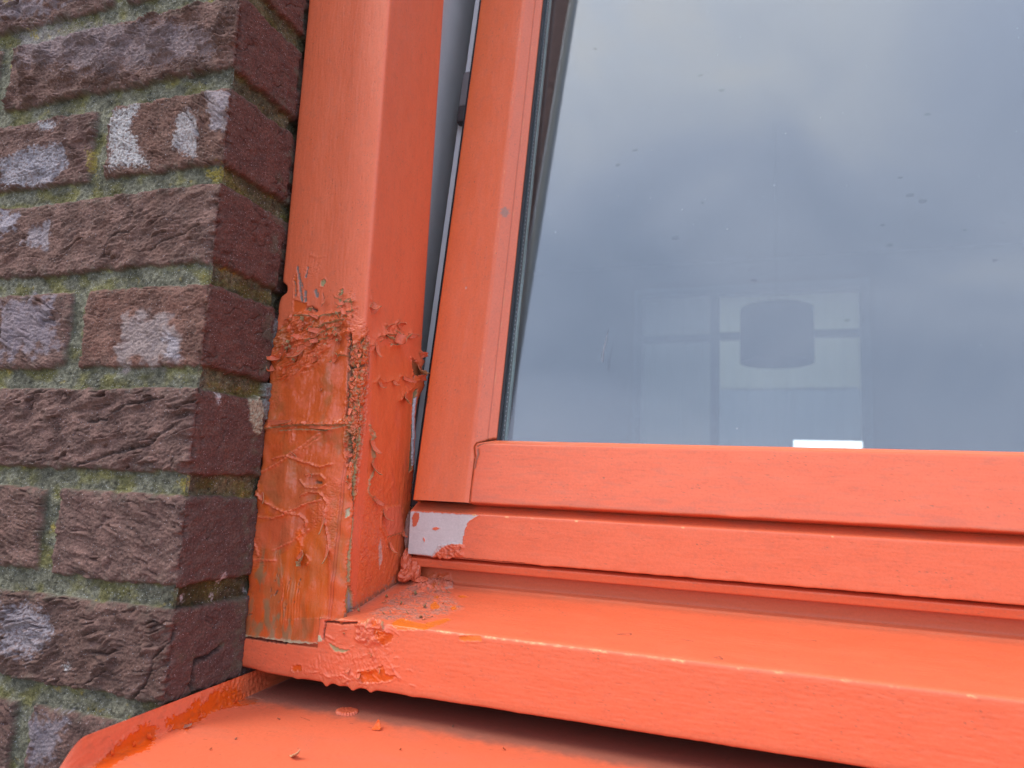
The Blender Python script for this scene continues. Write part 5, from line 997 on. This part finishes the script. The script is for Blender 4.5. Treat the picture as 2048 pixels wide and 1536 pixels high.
boxes('frame', [((FX0, RY-30, FZ0), (FX0+60, RY+60, FZ1)), ((-78, RY-40, FZ0), (-18, RY+60, FZ1)), ((915, RY-30, FZ0), (975, RY+60, FZ1)), ((FX0, RY-30, FZ1-5), (975, RY+60, FZ1+60))], M_post, fw)
boxes('transom', [((-17, RY-20, 905), (914, RY+50, 955)), ((FX0+61, RY-20, 895), (-79, RY+50, 945))], M_post, fw)
def cloth(name, col, tr):
    m = bpy.data.materials.new(name); m.use_nodes = True; t = m.node_tree; t.nodes.clear(); lk = t.links.new; o = N(t, 'ShaderNodeOutputMaterial')
    d = N(t, 'ShaderNodeBsdfDiffuse'); d.inputs[0].default_value = (*col, 1); tl_ = N(t, 'ShaderNodeBsdfTranslucent'); tl_.inputs[0].default_value = (*tr, 1); a = N(t, 'ShaderNodeAddShader'); lk(d.outputs[0], a.inputs[0]); lk(tl_.outputs[0], a.inputs[1]); lk(a.outputs[0], o.inputs[0]); return m
def curtain(name, x0, x1, z0, z1, y, m, parent, amp=10, f=.05):
    xs = np.linspace(x0, x1, 120); zs = np.linspace(z0, z1, 30); X_, Z_ = np.meshgrid(xs, zs, indexing='ij'); Y_ = y+amp*np.sin(X_*f+2*perlin(X_/90, Z_/600, 5))
    P_ = np.stack([X_, Y_, Z_], -1); n_ = P_.shape[0]*P_.shape[1]; Pb = P_.copy(); Pb[..., 1] += 1.5
    q = grid_quads(120, 30); return link(name, mesh_np(name, world_pts(np.concatenate([P_.reshape(-1, 3), Pb.reshape(-1, 3)])), np.concatenate([q, q[:, ::-1]+n_])), m, parent)
blind = empty('sheer_blind', (450, RY+80, 1230)); tag(blind, 'pale translucent sheer blind drawn over the far window', 'blind')
curtain('blind_fabric', -50, 935, 545, 1246, RY+85, cloth('sheer_cream', (.3, .3, .27), (.27, .28, .25)), blind, 3)
curtain('blind_fabric', -50, 482, -245, 560, RY+92, cloth('sheer_grey', (.25, .27, .28), (.19, .215, .235)), blind, 3)
curtain('blind_fabric', 480, 935, 186, 560, RY+85, cloth('sheer_grey_short', (.25, .27, .28), (.19, .215, .235)), blind, 3)
curtain('blind_fabric', FX0+30, -50, -245, 1240, RY+85, cloth('sheer_dim', (.2, .22, .22), (.15, .165, .165)), blind, 3)
box('sill_board', (-640, RY-60, -300), (975, RY-31, -270), plain('white_board', (.8, .8, .8), .4), fw)
lamp = empty('pendant_lamp', (350, 3000, 352)); tag(lamp, 'dark drum lampshade hanging in the room, seen through the glass', 'lamp')
def drum():
    n = 96; th = np.linspace(0, 2*math.pi, n); prof = [(154, 12), (155, 14), (155, 258), (154, 260), (152, 258), (152, 14), (154, 12)]
    T, I = np.meshgrid(th, np.arange(len(prof)), indexing='ij'); R_ = np.array([p[0] for p in prof])[I]; Zq = np.array([p[1] for p in prof])[I]
    P_ = np.stack([350+R_*np.cos(T), 3000+R_*np.sin(T), 352+Zq], -1)
    link('lamp_shade', mesh_np('lamp_shade', world_pts(P_.reshape(-1, 3)), grid_quads(n, len(prof), True)), plain('shade_fabric', (.05, .055, .07), .9), lamp)
    boxes('cord', [((349.3, 2999.3, 580), (350.7, 3000.7, 1500))], M_gasket, lamp); boxes('shade_spokes', [((200, 2998.5, 556), (500, 3001.5, 559.5)), ((348.5, 2850, 560.5), (351.5, 3150, 563))], M_gasket, lamp)
    T2, I2 = np.meshgrid(np.linspace(0, 2*math.pi, 32), np.linspace(0, math.pi, 16), indexing='ij'); Pb = np.stack([350+30*np.sin(I2)*np.cos(T2), 3000+30*np.sin(I2)*np.sin(T2), 480+38*np.cos(I2)], -1)
    link('bulb', mesh_np('bulb', world_pts(Pb.reshape(-1, 3)), grid_quads(32, 16, True)), plain('bulb_glass', (.6, .6, .58), .2), lamp)
    k = 0
    for a in np.linspace(0, 2*math.pi, 28)[:-1]:      # beaded fringe
        cx, cy = 350+120*math.cos(a), 3000+120*math.sin(a); pass
drum()

# ------------------------------------------------------------------ neighbouring house across the yard (mirrored in the glass)
M_post2 = plain('dark_pane', (.03, .04, .05), .1)
nb = empty('neighbour_house', (-3180, -7900, -1380)); tag(nb, 'tall dark brick house across the yard, mirrored at the edge of the pane', 'house')
M_nb = plain('dark_brick', (.27, .17, .16), .9, noise=.3, scale=8)
HXr, HYf = -3180, -7900
wins = [(-4600, z) for k in range(1) for z in (-300, 2700, 5700, 8700)]
boxes('house_wall', [((-4900, -15000, -1380), (HXr, HYf, 12500))], M_nb, nb)
for x_, z_ in wins:
    f_ = boxes('window', [((x_, HYf+1, z_), (x_+60, HYf+60, z_+1500)), ((x_+940, HYf+1, z_), (x_+1000, HYf+60, z_+1500)), ((x_+61, HYf+1, z_), (x_+939, HYf+60, z_+60)), ((x_+61, HYf+1, z_+1440), (x_+939, HYf+60, z_+1500))], M_inner, nb)
    box('pane', (x_+61, HYf+2, z_+61), (x_+939, HYf+20, z_+1439), M_post2, f_)
def pipe():
    th = np.linspace(0, 2*math.pi, 24); zs = np.array([-1380, 12400]); T, Z_ = np.meshgrid(th, zs, indexing='ij'); P_ = np.stack([HXr+78+72*np.cos(T), HYf+78+72*np.sin(T), Z_], -1)
    link('drainpipe', mesh_np('drainpipe', world_pts(P_.reshape(-1, 3)), grid_quads(24, 2, True)), plain('zinc', (.36, .38, .40), .5), nb)
pipe()
box('roof', (-5000, -15200, 12501), (HXr+20, HYf+100, 12800), plain('roof_slate', (.08, .08, .09), .7), nb)
nb.rotation_euler = (0, 0, math.radians(-25))

# ------------------------------------------------------------------ ground
def ground():
    v = np.array([[-400000, -400000, -1380], [400000, -400000, -1380], [400000, 400000, -1380], [-400000, 400000, -1380]], float)
    o = link('ground', mesh_np('ground', world_pts(v), np.array([[0, 1, 2, 3]]), smooth=False), plain('paving', (.20, .19, .17), .9, noise=.25, scale=2)); o['kind'] = 'structure'; return o
ground()
